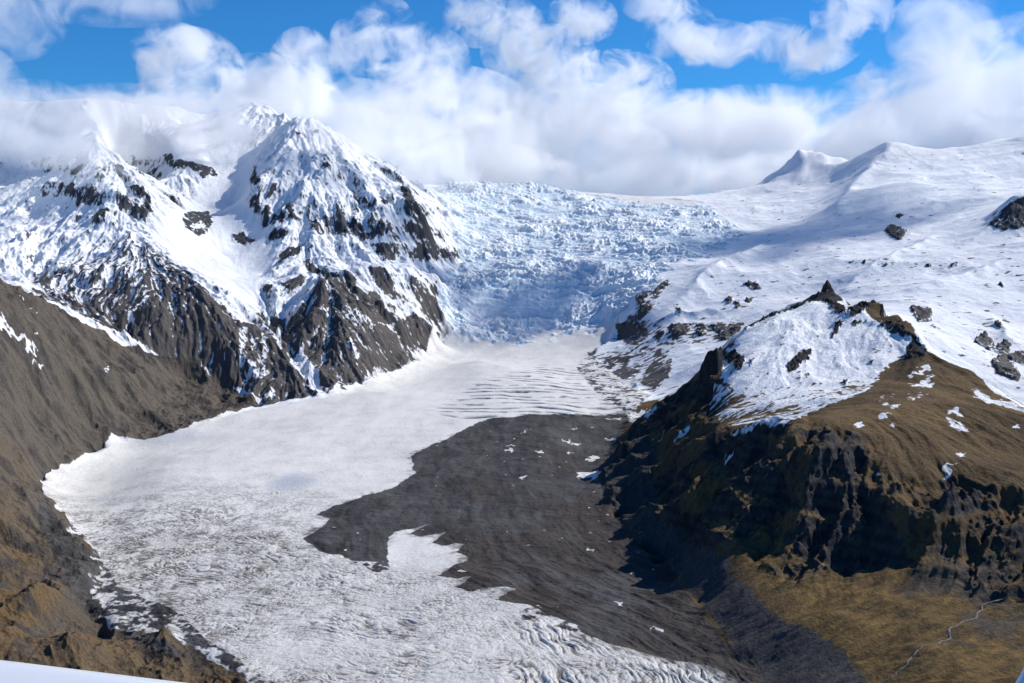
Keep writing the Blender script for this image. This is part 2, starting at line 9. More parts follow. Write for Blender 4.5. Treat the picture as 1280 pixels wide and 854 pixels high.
'ROCK': [[[-2032,4901],[-1980,4904],[-1925,4879],[-1864,4786],[-1836,4718],[-1903,4770],[-1945,4779],[-2013,4850]],[[-1808,4812],[-1766,4776],[-1755,4836],[-1691,4766],[-1698,4845],[-1692,4889],[-1667,4840],[-1637,4776],[-1649,4747],[-1643,4692],[-1681,4716],[-1714,4723],[-1743,4732],[-1770,4733],[-1793,4747]],[[-1814,4941],[-1750,4909],[-1694,4886],[-1719,4860],[-1789,4891]],[[-2169,5149],[-2141,5169],[-2089,5129],[-2069,5048],[-2149,5119]],[[-2146,5040],[-2080,4987],[-2037,4904],[-2045,4875],[-2101,4941]],[[-1924,5772],[-1830,5673],[-1791,5586],[-1742,5594],[-1700,5624],[-1655,5627],[-1610,5648],[-1562,5580],[-1596,5549],[-1629,5518],[-1647,5554],[-1717,5579],[-1750,5560],[-1782,5542],[-1834,5613]],[[-2199,6060],[-2158,6022],[-2114,5957],[-2157,5989]],[[-2122,5982],[-2039,5887],[-1947,5759],[-1945,5754],[-2032,5872],[-2110,5959]],[[-1955,5741],[-1916,5690],[-1927,5655],[-1959,5712]],[[-1905,5032],[-1933,5192],[-1845,5002],[-1811,4969],[-1860,4988]],[[-1554,4937],[-1570,5139],[-1538,5178],[-1501,5203],[-1448,5054],[-1437,4942],[-1449,4856],[-1481,4852],[-1511,4843]],[[-1334,4980],[-1284,5009],[-1212,4933],[-1233,4906],[-1278,4936],[-1318,4946]],[[-1873,4671],[-1851,4708],[-1807,4698],[-1807,4639],[-1842,4635]],[[-1362,5586],[-1257,5247],[-1246,5195],[-1277,5192],[-1361,5453],[-1360,5509]],[[-1242,5176],[-1232,5136],[-1218,5083],[-1243,5087],[-1294,5138],[-1271,5161]],[[-1216,5073],[-1195,5121],[-1163,5078],[-1092,5017],[-1084,4979],[-1141,4975],[-1189,4999],[-1205,5047]],[[-1144,4936],[-1113,4951],[-1048,4893],[-1056,4839],[-1102,4879],[-1143,4895]],[[-1216,5143],[-1205,5183],[-1192,5220],[-1168,5235],[-1164,5196],[-1193,5165]],[[-1125,5118],[-1092,5112],[-1044,5027],[-1011,5010],[-1043,5003],[-1073,5020]],[[-977,5014],[-929,5002],[-907,4964],[-888,4939],[-900,4900],[-944,4939]],[[-907,5033],[-862,5014],[-853,4977],[-882,4946],[-899,4985]],[[-857,5107],[-814,5076],[-802,5045],[-782,4964],[-841,4972],[-855,5013],[-832,5044]],[[-786,5038],[-768,5081],[-744,5047],[-722,5021],[-708,4974],[-764,4991]],[[-708,5000],[-652,5014],[-635,5104],[-610,5023],[-610,4978],[-647,4975],[-664,4957],[-703,4962]],[[-607,5094],[-584,5089],[-578,4999],[-604,4993]],[[-815,5348],[-749,5222],[-693,5194],[-695,5177],[-744,5189],[-788,5218]],[[-681,5317],[-619,5303],[-622,5223],[-649,5220]],[[-621,5402],[-585,5286],[-605,5290]],[[-578,5457],[-557,5625],[-522,5441],[-500,5431],[-477,5424],[-455,5422],[-452,5236],[-490,5221],[-510,5226],[-532,5243],[-560,5405]],[[-601,5216],[-549,5214],[-569,5213]],[[-700,4939],[-635,4933],[-581,4955],[-561,4946],[-540,4921],[-581,4794],[-613,4873],[-640,4913]],[[-381,5232],[-338,5309],[-284,5448],[-274,5419],[-306,5284],[-343,5257]],[[-1065,4740],[-1044,4782],[-1011,4797],[-983,4845],[-954,4732],[-995,4666]],[[-983,5438],[-945,5406],[-920,5357],[-950,5339]],[[-1182,5698],[-1129,5686],[-1150,5662]],[[-1073,5689],[-1050,5776],[-1044,5696]],[[-1069,4723],[-1043,4775],[-991,4699],[-1016,4646]],[[-937,4701],[-904,4657],[-857,4530],[-827,4484],[-854,4444],[-892,4505]],[[-962,4344],[-929,4370],[-899,4417],[-875,4394],[-878,4341],[-926,4299]],[[-1047,4334],[-1017,4349],[-986,4299],[-1012,4298]],[[-807,4135],[-748,4077],[-728,4048],[-707,4042],[-676,3979],[-650,3908],[-645,3883],[-639,3848],[-635,3823],[-627,3775],[-631,3747],[-624,3649],[-650,3586],[-667,3576],[-686,3676],[-689,3700],[-694,3729],[-727,3764],[-758,3789],[-774,3853],[-786,3891],[-779,3920],[-774,3962],[-779,3987],[-789,4042]],[[-817,4430],[-760,4202],[-740,4182],[-703,4147],[-669,4132],[-638,4161],[-606,4178],[-575,4187],[-544,4197],[-508,4297],[-476,4309],[-458,4286],[-426,4295],[-393,4293],[-411,4170],[-434,4120],[-454,4034],[-483,3979],[-508,3894],[-529,3860],[-547,3811],[-568,3751],[-590,3707],[-610,3653],[-634,3746],[-631,3773],[-631,3821],[-638,3856],[-644,3883],[-650,3908],[-680,3972],[-710,4032],[-728,4048],[-748,4077],[-761,4117],[-776,4166],[-789,4205]],[[-732,4475],[-693,4445],[-659,4445],[-668,4388],[-624,4384],[-596,4359],[-568,4334],[-541,4332],[-571,4335],[-601,4336],[-627,4342],[-654,4356],[-683,4387],[-713,4416]],[[-635,4645],[-585,4674],[-555,4644],[-527,4631],[-519,4604],[-512,4582],[-560,4549],[-591,4584],[-619,4599]],[[-608,4384],[-574,4516],[-535,4338],[-580,4303]],[[-556,4513],[-532,4527],[-506,4530],[-496,4346],[-535,4508]],[[-465,4730],[-435,4762],[-433,4732],[-453,4717]],[[-827,4484],[-786,4468],[-747,4462],[-734,4378],[-765,4289]],[[-478,4329],[-469,4536],[-442,4582],[-391,4603],[-356,4592],[-330,4698],[-329,4578],[-358,4487],[-382,4369],[-412,4322],[-458,4294],[-468,4313]],[[-902,4053],[-883,4073],[-855,4056],[-793,3981],[-785,3907],[-795,3875],[-805,3850],[-833,3797],[-854,3849],[-879,3918]],[[-1043,3746],[-1032,3776],[-1022,3816],[-1015,3866],[-987,3957],[-963,4003],[-922,3978],[-885,3889],[-855,3835],[-836,3826],[-806,3769],[-783,3739],[-757,3703],[-736,3698],[-713,3676],[-678,3588],[-672,3558],[-705,3561],[-733,3539],[-761,3517],[-784,3499],[-808,3485],[-835,3482],[-871,3555],[-891,3563],[-915,3588],[-949,3646],[-978,3651],[-1009,3662],[-1028,3682],[-1034,3705],[-1038,3724]],[[-1024,4150],[-996,4166],[-984,4139],[-971,4107],[-969,4006],[-988,4043]],[[-978,4170],[-937,4138],[-902,4131],[-897,4075],[-923,4065],[-935,3994],[-966,4122]],[[592,4745],[634,4677],[609,4646],[580,4639],[566,4675]],[[477,4716],[509,4690],[541,4664],[572,4633],[593,4515],[580,4414],[550,4533],[537,4367],[503,4486],[476,4661]],[[596,4377],[628,4392],[644,4366],[619,4330]],[[681,4410],[722,4402],[764,4396],[737,4333],[700,4294],[669,4281],[669,4329]],[[777,4377],[814,4353],[788,4246],[764,4257]],[[829,4344],[861,4324],[896,4316],[930,4302],[963,4299],[927,4211],[874,4155],[844,4117],[843,4242]],[[393,4414],[430,4380],[463,4324],[499,4299],[486,4266],[445,4273],[403,4265]],[[394,4159],[428,4211],[458,4214],[487,4157],[512,4073],[476,4035],[437,3959],[417,4073]],[[474,3814],[521,4020],[546,4093],[570,4158],[594,4030],[631,4073],[603,3937],[580,3834],[553,3798],[526,3760],[501,3796]],[[537,4333],[561,4265],[535,4265]],[[1055,4730],[1110,4732],[1106,4637],[1077,4664]],[[937,4590],[980,4609],[951,4521]],[[971,4533],[986,4473],[961,4452]],[[1016,4549],[1056,4554],[1025,4492]],[[721,4584],[746,4566],[727,4490]],[[672,4876],[706,4907],[742,4949],[730,4895],[692,4849],[654,4803]],[[581,4869],[635,4850],[606,4767],[578,4778]],[[1890,5314],[1968,5421],[1975,5341],[1970,5234],[1880,5044],[1874,5112]],[[2037,5569],[2082,5576],[2043,5513]],[[2252,4943],[2293,4980],[2328,5002],[2359,5018],[2410,5016],[2468,5018],[2453,4986],[2439,4952],[2418,4906],[2392,4850],[2356,4857],[2322,4868],[2288,4881]],[[442,5033],[471,5103],[525,5099],[506,5020],[453,5025]],[[1453,3778],[1476,3748],[1510,3745],[1431,3545],[1358,3456],[1408,3622]],[[1492,3343],[1576,3457],[1570,3406],[1562,3354],[1507,3272],[1494,3294]],[[1531,3286],[1606,3377],[1609,3343],[1566,3262],[1603,3273],[1642,3287],[1584,3168],[1567,3184],[1550,3200],[1535,3221]],[[1466,3153],[1545,3243],[1528,3170],[1510,3099],[1498,3040],[1474,3003],[1462,3022],[1448,3038],[1433,3052]],[[1573,4703],[1596,4707],[1587,4658]],[[1616,4577],[1650,4575],[1631,4561]],[[1788,4523],[1815,4505],[1795,4496]],[[1913,4091],[1939,4108],[1912,4055]],[[1850,4428],[1921,4503],[1895,4455]],[[1651,3545],[1671,3542],[1642,3484]]],
'CREST': [[[950,3193],[975,3178],[974,3178],[967,3155],[936,3146],[912,3159],[940,3174]],[[939,3133],[963,3125],[972,3089],[964,2997],[943,2931],[928,2987],[933,3058]],[[908,2920],[935,2912],[915,2882],[889,2832],[862,2794],[885,2858]],[[961,2969],[994,3011],[1017,3020],[1035,3011],[1057,3011],[1075,3002],[1050,2896],[1051,2896],[1065,3011],[1034,3002],[999,2944],[975,2931],[953,2921]],[[945,2893],[972,2894],[997,2889],[974,2886],[947,2872]],[[997,2820],[1053,2871],[1040,2787],[1047,2756],[1054,2715],[1072,2685],[1050,2607],[1024,2593],[1007,2600],[992,2613],[1009,2648],[1044,2704],[1032,2733],[1022,2767],[1011,2797]],[[1078,2881],[1069,2798],[1058,2809]],[[698,2624],[719,2649],[745,2691],[769,2722],[793,2730],[766,2659],[738,2624],[711,2589],[687,2566]],[[582,2837],[611,2821],[611,2766],[607,2684],[590,2643],[570,2644],[580,2757]],[[723,3285],[743,3280],[701,3007],[723,3025],[750,3038],[803,3155],[821,3159],[858,3193],[872,3145],[896,3152],[919,3157],[913,3137],[878,3094],[854,3086],[831,3084],[796,3036],[766,3024],[740,3025],[721,3019],[691,2965],[661,2948]],[[612,2668],[631,2678],[611,2643]],[[724,2548],[740,2563],[727,2531]],[[901,2611],[918,2608],[905,2593]],[[783,2459],[817,2492],[794,2445]]],
'SNOW': [[[-1501,4894],[-1486,5011],[-1455,4970],[-1478,4868]],[[-659,4132],[-641,4159],[-615,4153],[-590,4157],[-565,4161],[-541,4171],[-551,4149],[-579,4150],[-606,4143],[-634,4145]],[[-671,4105],[-659,4106],[-625,4092],[-598,4119],[-604,4076],[-637,4089]],[[-752,4101],[-729,4109],[-700,4051],[-716,4051],[-731,4061]],[[-617,3911],[-607,3946],[-591,3902],[-575,3866],[-586,3858],[-601,3880]],[[-818,3837],[-775,3847],[-736,3777],[-704,3736],[-699,3704],[-726,3721],[-760,3766],[-784,3780]],[[-723,3678],[-688,3690],[-665,3578],[-684,3579]],[[-851,3590],[-825,3609],[-831,3572],[-864,3559]],[[-1007,3867],[-997,3875],[-993,3853],[-988,3826],[-979,3782],[-963,3716],[-962,3704],[-974,3708],[-978,3732],[-991,3791],[-1002,3842]],[[-939,3717],[-926,3721],[-921,3688],[-920,3668],[-936,3677],[-936,3693]],[[-935,3890],[-932,3927],[-914,3846],[-906,3803],[-895,3754],[-887,3714],[-893,3690],[-905,3743],[-912,3779],[-919,3814],[-927,3852]],[[-968,3850],[-954,3854],[-944,3786]],[[-952,3685],[-923,3674],[-899,3684],[-877,3708],[-876,3677],[-908,3660],[-946,3669]],[[-547,3808],[-525,3886],[-485,3956],[-507,3888],[-530,3837]],[[-660,3614],[-630,3627],[-604,3664],[-605,3620],[-640,3579]],[[585,2848],[601,2860],[617,2872],[645,2940],[737,3290],[688,2976],[709,2977],[721,2941],[747,2961],[772,2981],[800,3006],[834,3059],[859,3074],[883,3087],[916,3129],[938,3083],[921,2999],[911,2939],[906,2895],[925,2905],[944,2911],[964,2893],[985,2879],[991,2821],[1000,2792],[1012,2773],[1021,2748],[1032,2727],[1043,2708],[1048,2665],[1019,2644],[994,2631],[967,2611],[932,2562],[897,2514],[862,2452],[815,2357],[784,2314],[763,2299],[739,2273],[722,2267],[705,2264],[691,2275],[673,2275],[656,2278],[640,2301],[634,2362],[606,2335],[584,2332],[565,2340],[568,2435],[559,2477],[546,2508],[539,2562],[538,2646],[551,2697]],[[951,2476],[982,2503],[1019,2541],[1036,2540],[1005,2506],[975,2479],[952,2466]],[[892,2358],[922,2380],[965,2436],[988,2458],[1017,2496],[1004,2454],[979,2424],[999,2423],[937,2342],[922,2350],[906,2355]],[[773,2178],[833,2295],[850,2298],[871,2310],[829,2235],[782,2176]],[[834,2178],[886,2294],[928,2331],[909,2270],[860,2188]],[[776,2167],[794,2161],[811,2153],[795,2126],[784,2142]],[[732,2046],[747,2062],[770,2086],[741,2035]],[[675,2018],[685,2024],[682,1993],[663,1977]],[[733,2014],[748,2020],[741,2003]],[[911,2147],[935,2164],[939,2135],[923,2126],[920,2140]],[[890,2094],[920,2107],[927,2077],[895,2048],[887,2068]],[[1096,2444],[1092,2401],[1096,2374],[1102,2352],[1124,2364],[1152,2388],[1189,2415],[1226,2441],[1152,2292],[1134,2302],[1112,2303],[1086,2297],[1062,2293],[1043,2313]],[[1143,2486],[1399,2977],[1404,2949],[1187,2462],[1431,2908],[1456,2902],[1440,2869],[1424,2883],[1194,2455],[1162,2429],[1141,2445]],[[1038,2129],[1060,2140],[1047,2123]],[[783,1859],[803,1878],[821,1892],[801,1868],[785,1857]],[[843,1934],[864,1951],[849,1917],[840,1916]],[[653,1843],[664,1846],[662,1832]],[[472,2182],[473,2119],[488,2113],[498,2093],[491,2076],[479,2114],[461,2125]],[[393,2487],[411,2484],[431,2488],[430,2469],[414,2477],[397,2476]],[[367,2666],[395,2662],[393,2660],[370,2663]],[[434,2109],[443,2066],[436,2064]],[[-1423,2883],[-1414,2890],[-1401,2871],[-1386,2903],[-1370,2908],[-1357,2921],[-1344,2933],[-1356,2906],[-1373,2891],[-1386,2868],[-1400,2831],[-1414,2862]],[[-1334,2883],[-1331,2910],[-1318,2915]],[[-1251,3154],[-1257,3224],[-1247,3182]],[[-1463,3091],[-1453,3098],[-1453,3092]],[[-1364,2940],[-1357,2966],[-1355,2950]],[[-1436,3089],[-1424,3098],[-1425,3090]],[[188,2573],[218,2649],[218,2532],[201,2560]],[[201,2785],[225,2847],[241,2819],[229,2784]],[[160,2576],[180,2644],[199,2639],[216,2624],[218,2529],[204,2579],[186,2573]],[[383,3394],[372,3203],[373,2979],[394,2937],[418,2949],[451,3409],[422,3388]],[[296,3272],[321,3286],[349,3319],[343,3255],[320,3267]],[[151,2968],[169,3004],[171,2957]],[[26,3027],[48,3074],[40,3019]],[[-15,2816],[4,2844],[0,2799]],[[68,2808],[88,2809],[83,2784]],[[-9,2880],[11,2901],[7,2873]],[[176,2960],[196,2980],[189,2944]],[[269,3050],[304,2993],[286,2998]],[[24,2572],[40,2572],[32,2549]],[[178,3128],[196,3144],[190,3116]],[[149,2849],[169,2875],[162,2841]],[[150,2038],[164,2013],[161,2001],[152,2019]],[[179,1751],[192,1754],[188,1735]],[[227,1636],[237,1627],[248,1618],[242,1612]],[[226,1633],[228,1633],[227,1630]]],
'MORAINE': [[435,2943],[414,2951],[451,3406],[423,3397],[396,3390],[372,3386],[347,3378],[323,3368],[297,3338],[271,3317],[248,3314],[224,3311],[201,3311],[178,3315],[154,3296],[128,3286],[102,3280],[77,3275],[51,3280],[25,3257],[0,3245],[-25,3236],[-50,3228],[-75,3220],[-99,3177],[-122,3136],[-144,3084],[-166,3029],[-186,2978],[-207,2943],[-227,2906],[-240,2865],[-258,2814],[-276,2772],[-260,2701],[-258,2635],[-248,2613],[-270,2547],[-285,2504],[-300,2466],[-322,2446],[-342,2422],[-357,2393],[-372,2365],[-388,2351],[-404,2336],[-417,2307],[-430,2279],[-435,2266],[-401,2236],[-406,2161],[-415,2139],[-424,2117],[-433,2095],[-405,2053],[-380,2004],[-363,1997],[-346,1992],[-328,1977],[-309,1955],[-294,1951],[-280,1950],[-265,1948],[-240,1956],[-251,2037],[-255,2109],[-245,2144],[-225,2154],[-205,2166],[-178,2193],[-191,2171],[-203,2147],[-214,2123],[-191,2104],[-173,2111],[-154,2118],[-136,2125],[-150,2091],[-164,2058],[-142,2046],[-127,2051],[-112,2058],[-96,2064],[-110,2010],[-88,1988],[-87,1963],[-103,1938],[-118,1915],[-129,1892],[-139,1869],[-118,1862],[-104,1864],[-90,1865],[-75,1867],[-88,1843],[-101,1820],[-79,1800],[-61,1803],[-43,1813],[-29,1814],[-14,1817],[7,1814],[-6,1793],[-19,1772],[-32,1758],[-14,1744],[0,1744],[14,1742],[34,1733],[45,1713],[56,1697],[67,1680],[80,1667],[92,1659],[105,1647],[112,1619],[124,1610],[136,1598],[148,1589],[160,1575],[175,1568],[189,1561],[202,1551],[214,1541],[226,1532],[237,1527],[247,1519],[257,1514],[267,1507],[277,1501],[287,1496],[296,1482],[306,1470],[315,1460],[323,1431],[324,1410],[324,1389],[324,1367],[325,1348],[325,1329],[325,1307],[325,1289],[325,1270],[325,1251],[325,1235],[325,1216],[323,1192],[322,1173],[332,1172],[340,1170],[349,1165],[354,1184],[359,1202],[364,1221],[370,1240],[375,1258],[381,1278],[384,1291],[388,1304],[394,1325],[399,1344],[406,1369],[410,1382],[408,1397],[408,1419],[408,1438],[410,1466],[407,1477],[405,1493],[403,1510],[402,1528],[400,1545],[398,1563],[396,1581],[396,1608],[395,1633],[393,1651],[391,1672],[392,1706],[391,1737],[387,1754],[382,1772],[377,1785],[371,1798],[365,1810],[359,1819],[357,1855],[354,1885],[363,1978],[357,1996],[349,2006],[342,2019],[340,2059],[347,2172],[354,2285],[347,2313],[339,2338],[330,2357],[338,2499],[329,2526],[335,2675],[351,2671],[368,2665],[385,2667],[401,2658],[395,2511],[411,2512],[424,2675],[434,2832]],
'PYR': [[[-1761,4605],[-1700,4525],[-1661,4504],[-1624,4486],[-1591,4479],[-1546,4436],[-1514,4425],[-1483,4413],[-1431,4339],[-1393,4304],[-1338,4217],[-1293,4157],[-1261,4121],[-1230,4087],[-1206,4078],[-1182,4067],[-1149,4026],[-1127,4021],[-1075,3906],[-1051,3891],[-1010,3869],[-998,3857],[-986,3844],[-969,3813],[-946,3755],[-929,3721],[-917,3705],[-900,3671],[-885,3642],[-876,3642],[-868,3642],[-860,3642],[-851,3642],[-877,3642],[-902,3642],[-928,3642],[-953,3642],[-979,3642],[-1004,3642],[-1029,3642],[-1055,3642],[-1080,3642],[-1106,3642],[-1130,3642],[-1153,3642],[-1177,3642],[-1201,3642],[-1225,3642],[-1248,3642],[-1272,3642],[-1296,3642],[-1320,3642],[-1343,3642],[-1367,3642],[-1391,3642],[-1415,3642],[-1438,3642],[-1461,3642],[-1484,3642],[-1507,3642],[-1530,3642],[-1553,3642],[-1575,3642],[-1594,3642],[-1613,3642],[-1632,3642],[-1651,3642],[-1670,3642],[-1721,3713],[-1766,3822],[-1893,4108],[-1924,4188],[-1909,4234],[-1854,4192],[-1825,4207],[-1819,4251],[-1810,4290],[-1797,4320],[-1788,4361],[-1791,4444],[-1774,4479],[-1752,4499]],[[-1869,4710],[-1824,4686],[-1790,4688],[-1766,4668],[-1725,4605],[-1759,4582],[-1802,4603],[-1846,4628]],[[-991,5093],[-954,5086],[-920,5097],[-889,5121],[-851,5107],[-820,5139],[-789,5174],[-752,5188],[-710,5165],[-665,5123],[-626,5124],[-615,5027],[-611,4996],[-658,4984],[-704,4969],[-739,4972],[-770,4945],[-805,4949],[-843,4969],[-876,4958],[-906,4934],[-938,4937],[-985,5014],[-987,5049]],[[-907,4046],[-897,4085],[-882,4097],[-867,4109],[-851,4121],[-837,4144],[-825,4176],[-811,4197],[-796,4217],[-786,4263],[-763,4318],[-747,4421],[-715,4433],[-689,4421],[-663,4405],[-636,4383],[-613,4386],[-588,4382],[-559,4343],[-535,4338],[-502,4340],[-470,4352],[-501,4325],[-528,4274],[-548,4173],[-573,4151],[-597,4127],[-620,4090],[-646,4084],[-669,4058],[-697,4061],[-726,4072],[-752,4065],[-759,4016],[-767,3970],[-774,3927],[-783,3892],[-810,3888],[-838,3887],[-853,3825],[-870,3893]]],
'STREAK': [[[520,2646],[533,2621],[534,2535],[546,2508],[560,2488],[574,2474],[586,2448],[601,2436],[614,2419],[621,2377],[634,2362],[639,2318],[653,2310],[666,2299],[681,2292],[694,2282],[705,2264],[671,2210],[646,2181],[627,2177],[564,2009],[548,2007],[532,2007],[520,2019],[507,2028],[495,2039],[494,2096],[501,2194],[487,2200],[472,2206],[476,2302],[474,2368],[486,2516],[508,2617],[515,2638]]],
'TILL': [[[363,2909],[349,2915],[334,2913],[293,2680],[280,2687],[267,2693],[253,2689],[243,2672],[222,2529],[213,2519],[216,2453],[214,2338],[219,2305],[224,2278],[236,2278],[235,2151],[239,2094],[246,2056],[253,2028],[263,2021],[276,2021],[278,1951],[289,1949],[290,1879],[297,1854],[300,1801],[304,1775],[309,1752],[315,1737],[321,1721],[318,1656],[322,1635],[327,1619],[331,1597],[333,1566],[337,1548],[341,1527],[345,1506],[350,1493],[354,1476],[356,1456],[358,1437],[359,1414],[360,1395],[368,1384],[377,1379],[386,1374],[395,1370],[403,1360],[410,1351],[418,1342],[426,1336],[432,1323],[441,1319],[449,1315],[458,1312],[466,1306],[469,1328],[472,1351],[476,1374],[475,1401],[469,1411],[465,1427],[460,1443],[456,1465],[450,1479],[442,1489],[434,1501],[427,1516],[420,1531],[412,1546],[408,1564],[403,1582],[399,1604],[396,1629],[391,1648],[385,1665],[385,1697],[384,1726],[382,1750],[378,1767],[373,1780],[358,1796],[343,1809],[340,1852],[335,1886],[338,1967],[330,1991],[322,2007],[315,2025],[309,2051],[303,2079],[324,2258],[322,2279],[322,2312],[321,2336],[325,2347],[346,2476],[352,2501],[361,2635],[356,2682],[363,2817]]],
'BAND': [[[479,4734],[511,4703],[543,4677],[574,4652],[602,4586],[627,4514],[653,4449],[681,4410],[715,4407],[749,4409],[781,4397],[813,4386],[844,4372],[873,4351],[905,4343],[937,4335],[966,4316],[924,4195],[883,4155],[839,4092],[819,4140],[794,4163],[766,4171],[738,4183],[706,4218],[676,4260],[640,4186],[603,4098],[630,4023],[603,3907],[580,3810],[556,3784],[531,3752],[503,3697],[479,3704],[462,3775],[444,3840],[425,3908],[409,3996],[390,4075],[370,4151],[349,4287],[324,4404],[362,4455],[399,4485],[437,4456],[470,4390],[504,4340],[487,4491],[466,4640],[473,4687]],[[566,4741],[597,4796],[630,4869],[669,4905],[709,4939],[751,4987],[747,4906],[708,4841],[669,4775],[640,4694],[615,4638],[568,4660]]],
'DOTS': [[[931,4650],[967,4676],[1004,4703],[1040,4724],[1076,4744],[1102,4697],[1127,4649],[1087,4554],[1040,4425],[1008,4434],[974,4435],[941,4440],[910,4452],[923,4562]],[[1516,3474],[1562,3525],[1608,3576],[1638,3590],[1669,3604],[1660,3531],[1651,3462],[1684,3479],[1686,3435],[1651,3350],[1622,3279],[1595,3211],[1567,3142],[1521,3038],[1507,3053],[1491,3065],[1473,3072],[1453,3077],[1434,3081],[1439,3125],[1451,3184],[1459,3237],[1493,3347],[1508,3418]],[[714,4633],[748,4620],[782,4615],[762,4512],[751,4463],[722,4478],[694,4500]],[[1551,4814],[1582,4805],[1606,4776],[1623,4726],[1647,4700],[1653,4622],[1686,4624],[1724,4636],[1755,4634],[1782,4618],[1803,4587],[1828,4568],[1853,4550],[1880,4538],[1835,4426],[1816,4454],[1787,4461],[1757,4467],[1732,4484],[1705,4497],[1680,4514],[1653,4528],[1624,4537],[1593,4541],[1561,4542],[1542,4581],[1530,4642],[1506,4670]],[[1539,4500],[1569,4499],[1599,4495],[1627,4487],[1655,4479],[1684,4474],[1651,4338],[1555,4043],[1533,4066],[1539,4167],[1526,4221],[1507,4256],[1489,4301]]],
'HTILL': [[[-1055,2283],[-1033,2273],[-958,2131],[-941,2118],[-931,2117],[-888,2039],[-867,2021],[-829,1964],[-818,1967],[-777,1895],[-772,1873],[-763,1841],[-752,1805],[-748,1784],[-727,1753],[-713,1735],[-695,1709],[-678,1685],[-659,1656],[-642,1645],[-628,1641],[-610,1629],[-596,1625],[-565,1576],[-542,1546],[-529,1539],[-520,1541],[-506,1533],[-495,1529],[-504,1522],[-513,1512],[-525,1517],[-538,1524],[-550,1531],[-563,1540],[-579,1554],[-596,1573],[-627,1630],[-641,1641],[-654,1650],[-673,1674],[-691,1694],[-709,1713],[-727,1737],[-739,1745],[-749,1750],[-760,1755],[-771,1760],[-784,1778],[-800,1804],[-815,1825],[-823,1833],[-867,1912],[-879,1922],[-921,1995],[-963,2077],[-971,2085],[-977,2089],[-983,2115]]],
'BROWNP': [[[497,2021],[508,2002],[522,1995],[526,1954],[541,1952],[559,1962],[563,1939],[557,1884],[548,1865],[542,1858],[536,1849],[528,1834],[522,1826],[516,1819],[510,1813],[506,1825],[509,1865],[505,1881],[499,1886],[496,1901],[493,1920],[490,1936],[499,1999]],[[668,1919],[682,1920],[694,1912],[704,1902],[722,1911],[737,1912],[749,1907],[764,1908],[778,1908],[790,1901],[805,1903],[819,1904],[810,1883],[803,1867],[799,1858],[772,1817],[753,1792],[723,1741],[711,1744],[698,1743],[671,1708],[657,1705],[646,1710],[642,1734],[639,1761],[636,1791],[628,1804],[625,1831],[637,1860],[643,1870],[649,1879],[655,1889]],[[520,1805],[511,1794],[502,1780],[495,1773],[490,1760],[486,1748],[482,1735],[478,1723],[473,1707],[459,1710],[441,1694],[427,1697],[420,1715],[419,1758],[409,1763],[400,1775],[409,1787],[421,1809],[430,1817],[438,1821],[452,1828],[465,1832],[479,1838],[487,1819],[495,1806],[508,1809]],[[635,1736],[642,1718],[651,1707],[663,1703],[678,1706],[699,1725],[705,1707],[715,1699],[729,1698],[742,1698],[760,1709],[773,1707],[789,1711],[781,1690],[781,1683],[772,1659],[764,1637],[759,1621],[750,1623],[737,1617],[725,1612],[704,1586],[694,1593],[684,1599],[673,1604],[665,1617],[656,1626],[653,1650],[650,1661],[646,1670],[643,1681],[641,1692],[638,1704],[636,1718]],[[861,1830],[874,1827],[890,1831],[904,1830],[944,1881],[961,1887],[928,1821],[911,1785],[901,1764],[897,1755],[887,1735],[869,1698],[862,1683],[848,1680],[833,1675],[840,1714],[831,1721],[827,1736],[831,1749],[835,1764],[844,1788]],[[314,2678],[331,2682],[348,2685],[366,2693],[383,2695],[396,2671],[392,2509],[408,2490],[424,2467],[424,2360],[438,2338],[417,2175],[404,2170],[396,2192],[385,2194],[372,2191],[361,2192],[362,2294],[349,2314],[334,2317],[321,2336],[313,2345],[305,2361],[314,2510],[309,2545]],[[360,2183],[371,2164],[385,2161],[399,2156],[414,2158],[415,2105],[417,2060],[418,2013],[410,2007],[402,2005],[393,2002],[384,1992],[374,1980],[361,1992],[346,1999],[332,2006],[333,2012],[335,2029],[340,2059],[354,2149]],[[421,2846],[440,2825],[441,2696],[459,2681],[477,2664],[486,2643],[472,2503],[462,2387],[463,2336],[444,2188],[429,2199],[435,2322],[422,2348],[427,2464],[417,2494],[428,2663],[413,2672]]],
